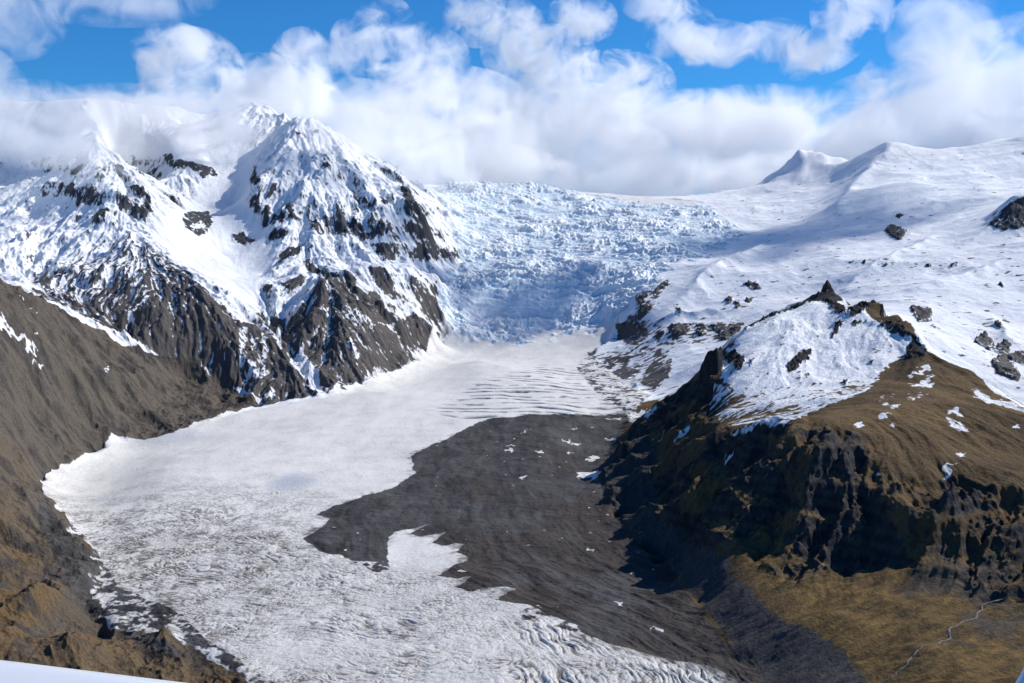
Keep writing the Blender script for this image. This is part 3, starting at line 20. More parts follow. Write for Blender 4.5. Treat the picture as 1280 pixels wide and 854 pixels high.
'RUBBLE': [[[-426,4682],[-389,4741],[-356,4870],[-339,4841],[-321,4790],[-305,4764],[-295,4745],[-285,4722],[-333,4690],[-355,4689],[-375,4674],[-396,4663],[-410,4670]],[[334,4541],[374,4606],[414,4649],[438,4526],[462,4420],[436,4310],[415,4236],[387,4086],[409,4001],[428,3908],[445,3806],[458,3679],[480,3581],[501,3483],[471,3425],[446,3400],[421,3381],[396,3392],[372,3408],[349,3445],[322,3452],[313,3548],[303,3656],[297,3816],[288,3967],[277,4118],[264,4254],[299,4415]],[[7,1725],[19,1732],[32,1741],[45,1748],[58,1756],[71,1764],[84,1771],[98,1760],[111,1749],[124,1737],[137,1725],[150,1713],[162,1701],[153,1676],[145,1653],[137,1632],[128,1610],[116,1615],[104,1625],[91,1630],[78,1639],[65,1640],[50,1650],[35,1661],[20,1668],[14,1698]],[[-242,1964],[-232,1914],[-255,1898],[-273,1915],[-291,1933],[-309,1950],[-292,1952],[-276,1957],[-259,1961]],[[-941,2118],[-931,2122],[-921,2124],[-866,2024],[-830,1964],[-820,1965],[-808,1930],[-778,1851],[-764,1813],[-760,1796],[-753,1774],[-740,1761],[-725,1745],[-711,1729],[-692,1700],[-678,1683],[-659,1656],[-642,1646],[-628,1643],[-611,1632],[-598,1632],[-569,1586],[-545,1554],[-533,1547],[-524,1552],[-515,1554],[-503,1551],[-492,1546],[-479,1539],[-467,1531],[-454,1519],[-442,1509],[-430,1499],[-418,1487],[-405,1473],[-392,1460],[-379,1443],[-367,1430],[-355,1431],[-344,1432],[-333,1432],[-346,1450],[-358,1461],[-371,1474],[-384,1487],[-397,1499],[-410,1514],[-424,1527],[-437,1540],[-452,1556],[-465,1566],[-481,1586],[-496,1605],[-513,1631],[-530,1655],[-548,1678],[-565,1701],[-583,1724],[-600,1738],[-617,1751],[-635,1764],[-652,1778],[-670,1790],[-688,1804],[-706,1816],[-724,1845],[-742,1873],[-762,1905],[-780,1933],[-801,1968],[-822,2001],[-851,2048],[-881,2095],[-907,2134],[-928,2159],[-950,2173]]],
'STREAM': [[753,1526],[747,1523],[741,1522],[736,1521],[728,1516],[719,1511],[709,1503],[698,1494],[687,1485],[677,1473],[669,1466],[659,1455],[650,1447],[644,1441],[639,1437],[633,1432],[627,1426],[621,1420],[615,1415],[611,1411],[604,1403],[598,1399],[592,1394],[585,1387],[578,1380],[571,1373],[566,1369],[562,1366],[558,1365],[554,1363],[550,1361],[547,1359],[543,1358],[540,1354],[536,1348],[532,1343],[529,1340],[524,1339],[520,1338],[515,1337],[511,1336],[507,1334],[504,1332],[500,1329],[497,1327],[493,1325],[489,1323],[484,1319]]}

D['LOOK'] = dict(
 snow=(.86, .86, .86), snow2=(.80, .81, .83), rock=(.022, .023, .027), rock2=(.062, .058, .056),
 crag=(.036, .038, .046), crag2=(.082, .080, .084), scree=(.145, .122, .102), scree2=(.078, .070, .066), hill=(.122, .102, .082), hill_gold=(.145, .096, .048), till=(.088, .082, .077), till2=(.05, .048, .048),  # crag: slate lifted lighter and bluer, standing in for distance haze
 brown=(.165, .108, .051), brown2=(.075, .052, .030), gold=(.185, .118, .046), gold2=(.066, .048, .026),
 ice=(.78, .755, .705), ice2=(.68, .655, .61), dirt_and_cracks=(.15, .13, .11), stain=(.42, .45, .50), serac=(.82, .85, .87), serac_blue=(.44, .65, .78),
 moraine=(.096, .092, .092), moraine2=(.046, .044, .045), moraine_brown=(.098, .076, .060), hill_dark=(.058, .050, .045))
# ---- terrain: control lines -> base height field, then relief and erosion ----
F32 = np.float32
_rng = np.random.RandomState(7)
_ang = _rng.rand(65536) * 2 * np.pi
_GX = np.cos(_ang).astype(F32); _GY = np.sin(_ang).astype(F32)
_R1 = _rng.rand(65536).astype(F32); _R2 = _rng.rand(65536).astype(F32)

def pn(x, y, s=0):
    x = x + F32(s * 17.37); y = y + F32(s * 31.91)
    fx = np.floor(x); fy = np.floor(y)
    ix = fx.astype(np.int32); iy = fy.astype(np.int32)
    x = (x - fx).astype(F32); y = (y - fy).astype(F32)
    i0 = ix & 255; i1 = (ix + 1) & 255; j0 = (iy & 255) << 8; j1 = ((iy + 1) & 255) << 8
    u = x * x * x * (x * (x * 6 - 15) + 10); v = y * y * y * (y * (y * 6 - 15) + 10)
    k = i0 + j0; a = _GX[k] * x + _GY[k] * y
    k = i1 + j0; b = _GX[k] * (x - 1) + _GY[k] * y
    a += (b - a) * u
    k = i0 + j1; c = _GX[k] * x + _GY[k] * (y - 1)
    k = i1 + j1; d = _GX[k] * (x - 1) + _GY[k] * (y - 1)
    c += (d - c) * u
    a += (c - a) * v
    return a * F32(1.45)

def fbm(x, y, n, s=0, g=0.5, lac=2.03):
    t = np.zeros_like(x); a = 1.0; tot = 0
    for i in range(n):
        t += F32(a) * pn(x, y, s + i); tot += a; a *= g
        x = x * F32(lac); y = y * F32(lac)
    return t / F32(tot)

def ridged(x, y, n, s=0, g=0.5):
    t = np.zeros_like(x); a = 1.0; tot = 0
    for i in range(n):
        r = 1 - np.abs(pn(x, y, s + i)) * 1.6
        t += F32(a) * r * np.abs(r); tot += a; a *= g
        x = x * F32(2.07); y = y * F32(2.07)
    return t / F32(tot)

def sst(e0, e1, x):
    t = np.clip((x - e0) / (e1 - e0), 0, 1).astype(F32)
    return t * t * (3 - 2 * t)

def gully(px, py, dx, dy, s=0):
    """stripes that run along (dx,dy): one octave of slope-aligned gullies, and its derivative"""
    fx = np.floor(px); fy = np.floor(py)
    ix = fx.astype(np.int32); iy = fy.astype(np.int32)
    px = (px - fx).astype(F32); py = (py - fy).astype(F32)
    va = np.zeros_like(px); gx = np.zeros_like(px); gy = np.zeros_like(px); wt = np.zeros_like(px)
    tp = F32(2 * np.pi)
    for i in (-1, 0, 1, 2):
        for j in (-1, 0, 1, 2):
            k = ((ix + i + 13 * s) & 255) + (((iy + j + 7 * s) & 255) << 8)
            qx = px - i + (_R1[k] - F32(.5)) * F32(.9); qy = py - j + (_R2[k] - F32(.5)) * F32(.9)
            w = np.exp(-(qx * qx + qy * qy) * 2)
            m = (qx * dx + qy * dy) * tp
            wt += w; va += np.cos(m) * w
            sn = np.sin(m) * w
            gx -= sn * dx; gy -= sn * dy
    return va / wt, gx / wt, gy / wt

def rbf_field(P, x0, x1, y0, y1, step):
    """P (n,3) -> heights on a regular grid (kernel r, linear term)"""
    n = len(P); A = np.zeros((n + 3, n + 3)); q = P[:, :2] / 1000.
    d = np.sqrt(((q[:, None] - q[None]) ** 2).sum(-1) + 1e-9)
    A[:n, :n] = -d + np.eye(n) * 0.004
    A[:n, n] = 1; A[:n, n + 1:] = q; A[n, :n] = 1; A[n + 1:, :n] = q.T
    b = np.zeros(n + 3); b[:n] = P[:, 2]
    c = np.linalg.solve(A, b)
    xs = np.arange(x0, x1 + 1, step) / 1000.; ys = np.arange(y0, y1 + 1, step) / 1000.
    out = np.empty((len(ys), len(xs)), F32)
    qf = q.astype(F32); cf = c.astype(F32); xs32 = xs.astype(F32)
    dx2 = (xs32[:, None] - qf[None, :, 0]) ** 2
    for k, y in enumerate(ys):
        d = np.sqrt(dx2 + ((F32(y) - qf[:, 1]) ** 2)[None] + F32(1e-9))
        out[k] = -(d @ cf[:n]) + c[n] + c[n + 1] * xs + c[n + 2] * y
    return out

def samp(G, X, Y):
    g, x0, y0, st = G
    fx = np.clip((X - x0) / st, 0, g.shape[1] - 1.001).astype(F32); fy = np.clip((Y - y0) / st, 0, g.shape[0] - 1.001).astype(F32)
    ix = fx.astype(np.int32); iy = fy.astype(np.int32); fx -= ix; fy -= iy
    a = g[iy, ix]; b = g[iy, ix + 1]; c = g[iy + 1, ix]; d = g[iy + 1, ix + 1]
    a = a + (b - a) * fx; c = c + (d - c) * fx
    return a + (c - a) * fy

def inpoly(X, Y, poly):
    """bool mask of flat arrays X, Y inside polygon"""
    p = np.asarray(poly, float)
    out = np.zeros(X.shape, bool)
    idx = np.nonzero((X >= p[:, 0].min()) & (X <= p[:, 0].max()) & (Y >= p[:, 1].min()) & (Y <= p[:, 1].max()))[0]
    if not len(idx): return out
    x = X[idx]; y = Y[idx]; c = np.zeros(len(idx), bool)
    for (xa, ya), (xb, yb) in zip(p, np.roll(p, -1, 0)):
        if ya == yb: continue
        c ^= ((ya > y) != (yb > y)) & (x < (xb - xa) * (y - ya) / (yb - ya) + xa)
    out[idx] = c
    return out

def blur(a, n):
    """n passes of a 3x3-ish blur on a grid"""
    for _ in range(n):
        p = np.pad(a, 1, mode='edge')
        a = (p[:-2, 1:-1] + p[2:, 1:-1] + p[1:-1, :-2] + p[1:-1, 2:] + 2 * p[1:-1, 1:-1]) / F32(6)
    return a

GX0, GY0, GX1, GY1, GST = -4200., 900., 4600., 9600., 10.

def poly_grid(poly, nblur):
    xs = np.arange(GX0, GX1 + 1, GST); ys = np.arange(GY0, GY1 + 1, GST)
    XX, YY = np.meshgrid(xs, ys)
    m = inpoly(XX.ravel(), YY.ravel(), poly).reshape(XX.shape).astype(F32)
    return (blur(m, nblur), GX0, GY0, GST)

def spacing():
    """azimuth tangents and forward distances of the terrain grid: fine where the land is near or seen face-on"""
    n = int(1500 * RES)
    u = np.linspace(-0.56, 0.56, n)
    e = 0.56 + np.cumsum(np.linspace(0.004, 0.05, 26))
    u = np.concatenate([-e[::-1], u, e])
    seg = [(620, 1200, 40), (1200, 1450, 130), (1450, 2100, 420), (2100, 3300, 430), (3300, 5600, 620), (5600, 7000, 190), (7000, 9600, 50)]
    v = [np.exp(np.linspace(np.log(a), np.log(b), int(k * RES), endpoint=False)) for a, b, k in seg]
    return u, np.concatenate(v + [[9600.]])

def make_terrain(D):
    T = {}
    base = rbf_field(np.array(D["P"], float), GX0, GX1, GY0, GY1, GST)
    base = blur(base, 1)
    B = (base, GX0, GY0, GST)
    bb = blur(base, 60)
    gy, gx = np.gradient(bb, GST)
    sl = np.sqrt(gx * gx + gy * gy) + 1e-4
    k = np.clip(sl / 0.22, 0, 1) / sl
    DX = ((-gy * k).astype(F32), GX0, GY0, GST); DY = ((gx * k).astype(F32), GX0, GY0, GST)
    R = {n: poly_grid(p, b) for (n, p), b in [((n, D['REG'][n]), dict(ice=1, icefall=20, lower_ice=25, crev=12, ridge=1, cliff=5, hill=2, massif=3, smooth=12)[n]) for n in D['REG']]}
    u, v = spacing()
    U, Y = np.meshgrid(u.astype(F32), v.astype(F32))
    shp = Y.shape
    X = (U * Y).ravel(); Y = Y.ravel(); del U
    z = samp(B, X, Y)
    j1 = pn(X / 90, Y / 90, 120); j2 = pn(X / 33, Y / 33, 121)
    W = {n: samp(R[n], X + jw * (14 * j1 + 7 * j2), Y + jw * (18 * pn(X / 90, Y / 90, 122) + 8 * j2)) for n in R for jw in ((5.,) if n == 'icefall' else (1.,) if n == 'ice' else (.3,))}
    lvl = np.interp(Y, [0, 1000, 1500, 2500, 3500, 4200, 4700], [-670, -655, -645, -615, -572, -535, -500]).astype(F32)
    W['ice'] = W['ice'] * np.where(Y < 4250, np.where(X < 0, sst(7, 2, z - lvl), sst(24, 9, z - lvl)), 1)       # ice never climbs the valley sides
    W['ridge'] = np.maximum(W['ridge'], (1 - W['ice']) * ((Y < 3350) & (X > 100) & (X < 600)))
    W['hill'] = np.maximum(W['hill'], (1 - W['ice']) * ((Y < 3330) & (X < -300)))
    ice = W['ice']; land = 1 - ice
    smooth = W['smooth']
    back = np.clip(1 - ice - W['ridge'] - W['hill'] - W['massif'], 0, 1)      # the snow land on the right and far
    gul = np.zeros_like(z)
    # ---- gullies and ribs on steep land
    amp = W['massif'] * (1 - .88 * smooth) * 1.0 + W['ridge'] * (.35 + .9 * W['cliff']) + W['hill'] * .75 + back * .05
    dxg = samp(DX, X, Y); dyg = samp(DY, X, Y)
    amp *= 1 - .75 * sst(360, 440, z) * sst(-1450, -1650, X)
    msk = amp > .03
    idx = np.nonzero(msk)[0]
    xs, ys, a0, dx, dy = X[idx], Y[idx], amp[idx], dxg[idx], dyg[idx]
    mag = np.clip(np.sqrt(dx * dx + dy * dy), 0, 1)
    wx = xs + 26 * pn(xs / 160, ys / 160, 3); wy = ys + 26 * pn(xs / 160, ys / 160, 4)
    h = np.zeros_like(xs); g = np.zeros_like(xs)
    ex, ey = dx, dy
    for i, (wl, am, gw) in enumerate(((210., 20., .5), (96., 11., .7), (44., 6., .9), (21., 3., .9), (11., 1.3, .6))):
        va, gxx, gyy = gully(wx / wl, wy / wl, ex, ey, i)
        h += am * va * mag * (1 if i < 2 else 1 - .85 * W['hill'][idx]); g += gw * va
        # later gullies run into the earlier ones
        s_ = (0.55 if i < 2 else .3)
        ex = ex - s_ * gyy * .35; ey = ey + s_ * gxx * .35
        n_ = np.sqrt(ex * ex + ey * ey) + 1e-4; kk = np.minimum(1, 1.0 / n_); ex = ex * kk; ey = ey * kk
    z[idx] += a0 * h; gul[idx] = g / 1.9
    del wx, wy, h, g, ex, ey
    # ---- rock relief
    high = sst(360, 440, z) * sst(-1450, -1650, X)
    rough = W['massif'] * (1 - .93 * smooth) * (1 - .6 * high) + W['ridge'] * (.12 + 1.1 * W['cliff']) + 1.15 * W['hill'] + .035 * back
    idx = np.nonzero(rough > .03)[0]; xs, ys, a0 = X[idx], Y[idx], rough[idx]
    r = ridged(xs / 300, ys / 300, 6, 11, .52)
    z[idx] += a0 * (46 * (r - .45) + 16 * fbm(xs / 120, ys / 120, 4, 30))
    n2 = fbm(X / 60, Y / 60, 4, 50)                    # general purpose noises
    n3 = fbm(X / 17, Y / 17, 3, 60)
    n1 = fbm(X / 260, Y / 260, 4, 40)
    z += land * (1 - .9 * back) * (1.6 * n2 * (1 - .7 * smooth) + 2.0 * n3 * np.clip(rough + .05, 0, 1))
    z += W['ridge'] * (1 - W['cliff']) * (1.8 * fbm((X + .4 * Y) / 30, (Y - .5 * X) / 16, 3, 152) + 5 * pn(X / 85, Y / 60, 153))
    # soft snow swells
    z += back * (16 * fbm(X / 520 + .3 * n1, Y / 380, 2, 72) + 5 * pn(X / 160 + n1, Y / 420, 71) + .5 * n2 + 13 * (ridged(X / 420 + .2 * n1, Y / 260, 4, 74, .42) - .45) + 1.2 * fbm((X + .3 * Y) / 30, Y / 90, 2, 75)) + W['massif'] * smooth * 10 * n1
    # ---- spurs and ribs: sharp-backed ridges running down the faces
    for h_, w_, pl in D['SPURS']:
        pl = np.array(pl, float); m_ = 5 * w_
        idx = np.nonzero((X > pl[:, 0].min() - m_) & (X < pl[:, 0].max() + m_) & (Y > pl[:, 1].min() - m_) & (Y < pl[:, 1].max() + m_))[0]
        if not len(idx): continue
        ax = X[idx] + .5 * w_ * pn(X[idx] / (2.2 * w_), Y[idx] / (2.2 * w_), 21); ay = Y[idx] + .5 * w_ * pn(X[idx] / (2.2 * w_), Y[idx] / (2.2 * w_), 22)
        dm = np.full(len(idx), 1e9, F32); tm = np.zeros(len(idx), F32)
        for k in range(len(pl) - 1):
            e = pl[k + 1] - pl[k]; L2 = (e * e).sum()
            tt = np.clip(((ax - pl[k, 0]) * e[0] + (ay - pl[k, 1]) * e[1]) / L2, 0, 1)
            d = np.hypot(ax - pl[k, 0] - tt * e[0], ay - pl[k, 1] - tt * e[1])
            b_ = d < dm; dm[b_] = d[b_]; tm[b_] = ((k + tt) / (len(pl) - 1))[b_]
        z[idx] += h_ * np.exp(-np.sqrt(dm * dm + .04 * w_ * w_) / w_) * (1 - .5 * np.abs(2 * tm - 1) ** 2)
    # ---- rock towers and horns
    for px, py, h, rx, ry, pw, rot in D['TOWERS']:
        idx = np.nonzero((np.abs(X - px) < 3.2 * rx) & (np.abs(Y - py) < 3.2 * ry))[0]
        if not len(idx): continue
        ax = X[idx] - px + rx * .35 * pn(X[idx] / (rx * .9), Y[idx] / (ry * .9), 7); ay = Y[idx] - py + ry * .35 * pn(X[idx] / (rx * .9), Y[idx] / (ry * .9), 8)
        cr_, sr_ = math.cos(rot), math.sin(rot)
        d = (np.abs((ax * cr_ + ay * sr_) / rx) ** 3 + np.abs((-ax * sr_ + ay * cr_) / ry) ** 3) ** (1 / 3.)
        T.setdefault('tower', np.zeros_like(z))[idx] += (h < 150) * np.exp(-d ** pw).astype(F32)
        z[idx] += (h * (1 + .16 * pn(X[idx] / (rx * .5), Y[idx] / (ry * .5), 9)) * np.exp(-d ** pw)).astype(F32)
    # ---- rock bodies stand out of the snow
    if 'ROCK' in D:
        qx = X + .003 * Y * pn(X / 30, Y / 30, 110); qy = Y + .004 * Y * pn(X / 30, Y / 30, 114)
        rm = np.zeros(X.shape, bool)
        for p in D['ROCK']: rm |= inpoly(qx, qy, p)
        idx = np.nonzero(rm)[0]
        rr = ridged(X[idx] / 46, Y[idx] / 46, 4, 33, .55)
        z[idx] += (1.5 + 12 * rr * (z[idx] > -430)) * (.6 + .5 * back[idx])
    if 'CREST' in D:
        rm = np.zeros(X.shape, bool)
        for p in D['CREST']: rm |= inpoly(X + 5 * n2, Y + 8 * n3, p)
        idx = np.nonzero(rm)[0]
        z[idx] += 13 * np.clip(ridged(X[idx] / 26, Y[idx] / 26, 3, 36, .6) - .15, 0, 1)
    # ---- cliffs: harden the slope into steps
    c = np.maximum(W['cliff'], .38 * W['massif'] * (1 - smooth) * sst(-330, -180, z) * (1 - high))
    if c.max() > 0:
        idx = np.nonzero(c > .02)[0]
        st = np.where(W['cliff'][idx] > .05, 62., 105.).astype(F32); zz = (z[idx] + 30 * n1[idx] + .12 * X[idx]) / st
        f = zz - np.floor(zz); f2 = f * f * f * (f * (f * 6 - 15) + 10); f2 = .25 * f + .75 * f2
        z[idx] += c[idx] * .55 * (f2 - f) * st
        # lava layers: thin ledges
        zz = (z[idx] + 9 * n2[idx] + .05 * X[idx]) / 19.; f = zz - np.floor(zz); f2 = f * f * f * (f * (f * 6 - 15) + 10)
        z[idx] += np.clip(c[idx] * 1.4, 0, 1) * .45 * (f2 - f) * 19. * np.clip(.6 + n1[idx] * 1.5, 0, 1)
    # ---- icefall: broken seracs in terraces
    w = W['icefall'] * (1 - W['massif'])
    idx = np.nonzero(w > .01)[0]; xs, ys, a0 = X[idx], Y[idx], w[idx]
    wx = xs + 30 * pn(xs / 150, ys / 150, 80); wy = ys + 30 * pn(xs / 150, ys / 150, 81)
    s1 = ridged(wx / 170, wy / 60, 3, 82, .6); s2 = ridged((wx + .35 * wy) / 34, (wy - .25 * wx) / 15, 3, 86, .62)
    arc = ridged((wx + .3 * wy) / 420, (wy - .12 * wx) / 58, 2, 79, .5)
    big = fbm(xs / 420, ys / 260, 3, 84)
    act = np.clip(.8 + 1.2 * big + .45 * pn(xs / 170, ys / 110, 78), .22, 1.3)
    z[idx] += a0 * (34 * big + act * (34 * (s1 - .4) + 12 * (s2 - .4)) + 18 * (arc - .45))
    T['serac'] = np.zeros_like(z); T['serac'][idx] = a0 * (act * (.55 * (s2 - .3) + .45 * (s1 - .35)) + .35 * (arc - .4))
    # ---- glacier tongue
    tong = ice * (1 - np.clip(W['icefall'] * 1.3, 0, 1))
    low = W['lower_ice']
    idx = np.nonzero(tong > .01)[0]; xs, ys = X[idx], Y[idx]; lo = low[idx]; a0 = tong[idx]
    wx = xs + 60 * pn(xs / 330, ys / 330, 90) + 22 * pn(xs / 95, ys / 95, 91) + 7 * pn(xs / 31, ys / 31, 88)
    wy = ys + 60 * pn(xs / 330, ys / 330, 87) + 22 * pn(xs / 95, ys / 95, 86) + 7 * pn(xs / 31, ys / 31, 85) + xs * .18
    lng = sst(-150, 120, xs + .12 * (ys - 1450) + 70 * pn(xs / 200, ys / 200, 84)) * sst(1850, 1560, ys)      # splayed cracks near the snout
    ca_ = ridged(wx / 58, wy / 17, 4, 92, .62); cb_ = ridged((.45 * wx + .55 * xs + .30 * ys + 9 * pn(xs / 40, ys / 40, 77)) / 17, (.93 * wy - .3 * wx) / 85, 3, 93, .5)
    cr = ca_ + (cb_ - ca_) * lng
    cr2 = ridged(wx / 13, wy / 7, 2, 95, .6)
    brk = np.clip(.55 + 1.1 * pn(xs / 150, ys / 110, 83), .1, 1.2)
    zt = a0 * ((.35 + 2.6 * lo * brk) * (.45 - cr) * (1.7 + 1.6 * lng) + (.2 + 1.0 * lo) * (.45 - cr2) + 3.5 * pn(xs / 140, ys / 140, 97))
    zt += a0 * lo * 2.4 * fbm(xs / 38, ys / 24, 3, 76)
    st = np.sin(2 * np.pi * (ys + 34 * pn(xs / 200, ys / 120, 98) + 9 * pn(xs / 50, ys / 50, 100) + xs * .05) / 66.)
    cb = W['crev'][idx] * np.clip(.62 + 1.1 * pn(xs / 190, ys / 60, 99) + 1.3 * pn(xs / 55, ys / 34, 89), 0, 1)
    zt -= a0 * cb * sst(.35, .95, st) * 13
    z[idx] += zt
    T['crev'] = np.zeros_like(z); T['crev'][idx] = a0 * cb * sst(.55, .95, st)
    T['cr'] = np.zeros_like(z); T['cr'][idx] = (cr - .45) * (.3 + lo * brk + .4 * lng) * a0
    T['cr2'] = np.zeros_like(z); T['cr2'][idx] = (cr2 - .45) * a0
    if 'MORAINE' in D:
        mm = samp(poly_grid(D['MORAINE'], 4), X, Y) * ice
        idx = np.nonzero(mm > .02)[0]; xs, ys = X[idx], Y[idx]
        z[idx] += mm[idx] * (7 * fbm(xs / 110, ys / 110, 3, 130) + (1.1 + 2.2 * sst(2300, 1800, ys)) * (ridged((xs - np.interp(ys, [900, 1200, 1440, 1700, 1960, 2200, 2600, 3500], [900, 650, 450, 250, 60, 0, -20, 0]).astype(F32) + 22 * pn(xs / 140, ys / 140, 141)) / 38, ys / 300, 3, 142) - .4) + 3.0 * (ridged(xs / 60 + .6 * n1[idx], ys / 38 + .5 * n2[idx], 4, 133, .55) - .4) + 1.0 * n3[idx])
    T.update(u=u, v=v, shape=shp, X=X, Y=Y, z=z, W=W, gul=gul, n1=n1, n2=n2, n3=n3, ice=ice, back=back, dx=dxg, dy=dyg, tong=tong)
    return T

def paint(T, D):
    """albedo per vertex: what the ground is made of"""
    X, Y, z, W, gul, n1, n2, n3, ice, back = (T[k] for k in ('X', 'Y', 'z', 'W', 'gul', 'n1', 'n2', 'n3', 'ice', 'back'))
    ns = D['LOOK']
    # slope of the finished surface
    nv, nu = T['shape']
    Z2 = z.reshape(nv, nu); Y2 = Y.reshape(nv, nu); X2 = X.reshape(nv, nu)
    dzr = np.gradient(Z2, axis=0) / np.gradient(Y2, axis=0)
    dzx = np.gradient(Z2, axis=1) / np.gradient(X2, axis=1)
    dzy = dzr - dzx * (X2 / Y2)
    steep = np.sqrt(dzx ** 2 + dzy ** 2).ravel()
    wv = 0.0022 * Y
    wx = X + wv * (fbm(X / 34, Y / 34, 3, 110) * 1.3); wy = Y + wv * 1.6 * (fbm(X / 34, Y / 34, 3, 114) * 1.3)
    def cover(polys):
        m = np.zeros(X.shape, bool)
        for p in polys: m |= inpoly(wx, wy, p)
        return m
    rockp = cover(D['ROCK']); crest = cover(D['CREST']); sx, sy = wx + .0042 * Y * pn(X / 15, Y / 15, 118), wy + .006 * Y * pn(X / 15, Y / 15, 119)
    snowp = np.zeros(X.shape, bool)
    for p in D['SNOW']: snowp |= inpoly(sx, sy, p); mor = inpoly(wx, wy, D['MORAINE'])
    pyr = cover(D['PYR']); strk = cover(D['STREAK'])
    col = np.zeros((len(X), 3), F32)
    def put(m, c, w=None):
        c = np.asarray(c, F32)
        if w is None: col[m] = c
        else: col[m] += (c - col[m]) * w[m][:, None] if c.ndim == 1 else (c - col[m]) * w[m][:, None]
    def mix(a, b, t): return np.asarray(a, F32) + (np.asarray(b, F32) - np.asarray(a, F32)) * np.clip(t, 0, 1)[:, None]
    snow = mix(ns['snow'], ns['snow2'], .5 + .9 * n2)
    lay = np.sin((z + 9 * n2 + .05 * X) * (2 * np.pi / 19.) + 2 * n1)
    rock = mix(ns['rock'], ns['rock2'], .45 + .6 * n3 + .4 * n1 + .3 * lay)
    scree = mix(ns['scree'], ns['scree2'], .5 + .8 * n2 + .5 * n1)
    is_m = W['massif'] > .5; is_r = W['ridge'] > .5; is_h = W['hill'] > .5; is_i = ice > .5
    # massif and back land: snow with rock
    col[:] = snow
    sm = W['smooth']
    rk = np.zeros(X.shape, F32)
    rk = np.where(rockp, 1.0, 0.0).astype(F32)
    # snow clings inside rock patches in the gullies, rocks show on ribs outside
    inrk = sst(-.42, -.2, gul * .8 + .7 * n3 + .18 + n2 * .4)
    frac = np.clip((60 - z) / 420., 0, 1) * .72 + .2 + np.clip((X + 1500) / 600, -.4, .35) * .5
    pr = sst(-.05, .05, gul * .75 + .35 * n2 + .45 * n3 - (.58 - 1.05 * frac) * .9)
    stray = sst(.0, .1, gul * .45 + .6 * n3 + .35 * n2 - .55 + .35 * np.clip(steep - .8, 0, 1)) * (1 - sm) * W['massif']
    rk = np.maximum(rk * np.maximum(inrk, .0), np.where(pyr & ~rockp, pr, 0))
    rk = np.maximum(rk, stray * (z < 420) * .9)
    rk = np.maximum(rk, W['massif'] * (1 - sm) * sst(1.7, 2.0, steep + .5 * n2 + .3 * n3) * (z < 400))
    rk = np.where(snowp & is_m, 0, rk)
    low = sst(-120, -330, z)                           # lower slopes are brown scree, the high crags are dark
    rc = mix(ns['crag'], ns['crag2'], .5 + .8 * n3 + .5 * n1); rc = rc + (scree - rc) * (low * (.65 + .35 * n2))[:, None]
    band = cover(D['BAND'])
    bn = sst(-.03, .06, fbm((X - .3 * Y) / 34, (Y + .2 * X) / 24, 4, 160) + .35 * n2 - .05)
    rk = np.maximum(rk, np.where(band, bn, 0))
    dots = cover(D['DOTS'])
    rk = np.maximum(rk, np.where(dots, sst(.33, .40, fbm(X / 22, Y / 22, 3, 164)), 0))
    rk = np.maximum(rk, back * (1 - W['icefall']) * sst(.44, .50, fbm(X / 58, Y / 40, 4, 166) + .14 * sst(5800, 4300, Y) * np.clip(.5 + 2 * n1, 0, 1)))
    rk = np.maximum(rk, back * (1 - W['icefall']) * sst(1.0, 1.25, steep + .35 * n2) * (Y < 5600))
    mb = ~(is_r | is_h | is_i)
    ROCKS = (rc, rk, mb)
    # left hill
    t = np.clip(.25 + 1.0 * n1 + .35 * n2 + (2150 - Y) / 1100., 0, 1)
    hc = mix(ns['hill'], ns['hill_gold'], t)
    hc = hc + (np.asarray(ns['rock2'], F32) - hc) * (sst(-.05, .4, -gul * .3 + n3 * .5 + .9 * n2 - .1) * .7)[:, None]
    hb = fbm((X - .5 * Y) / 120, (Y + .3 * X) / 60, 5, 170)
    hc = hc + (mix(ns['rock2'], ns['hill_dark'], .5 + n3) - hc) * (sst(.0, .3, hb + .3 * n3) * .85)[:, None]
    near_ice = sst(-596, -618, z + 14 * n1 + 10 * n2) * sst(1500, 1900, Y + 300 * n1)
    hc = hc + (np.asarray(ns['till'], F32) * (1 + .5 * n3)[:, None] - hc) * (near_ice * .9)[:, None]
    ht = cover(D['HTILL'])
    hc = np.where(ht[:, None], np.asarray(ns['till'], F32) * (.8 + .8 * n3 + .4 * n2)[:, None], hc)
    hc = np.where((snowp)[:, None], snow, hc)
    col[is_h] = hc[is_h]
    # right ridge
    gold = sst(2700, 2400, Y) * sst(-470, -560, z) * sst(-.1, .4, (X - 330) / 400.)
    rb = mix(ns['brown'], ns['brown2'], .5 + 1.1 * n1 + .4 * n2)
    gt = fbm((X + .4 * Y) / 46, (Y - .5 * X) / 15, 4, 150)
    rg = mix(ns['gold'], ns['gold2'], .42 + .8 * n2 + .5 * n3 + .9 * gt + .6 * n1)
    rg = rg + (np.asarray(ns['till'], F32) - rg) * (sst(.18, .42, n1 + .3 * n2) * .55)[:, None]
    rc = rb + (rg - rb) * gold[:, None]
    cl = np.clip(sst(.8, 1.3, steep + .35 * n2 - .35 * np.clip(sst(500, 380, X) + sst(720, 800, X), 0, 1)), 0, 1) * np.clip(.25 + W['cliff'] * 1.2, 0, 1)
    cl = np.maximum(cl, W['cliff'] * sst(-.25, .35, n2 + .5 * n1 + (steep - .55 - .45 * np.clip(sst(500, 380, X) + sst(720, 800, X), 0, 1) - .5 * n1)))
    bp = np.zeros(X.shape, F32)
    for q_ in (5., 16.):
        for p in D['BROWNP']: bp = np.maximum(bp, .5 * bp + .75 * inpoly(X + q_ * (n3 + 1.2 * n2), Y + q_ * (n3 - 1.2 * n2), p))
    bp = np.clip(bp, 0, 1)
    cl = cl * (1 - bp * np.clip(.95 - 1.2 * sst(.1, .4, n3 + .5 * n2), 0, 1))
    rc = rc + (rock - rc) * np.clip(cl, 0, 1)[:, None]
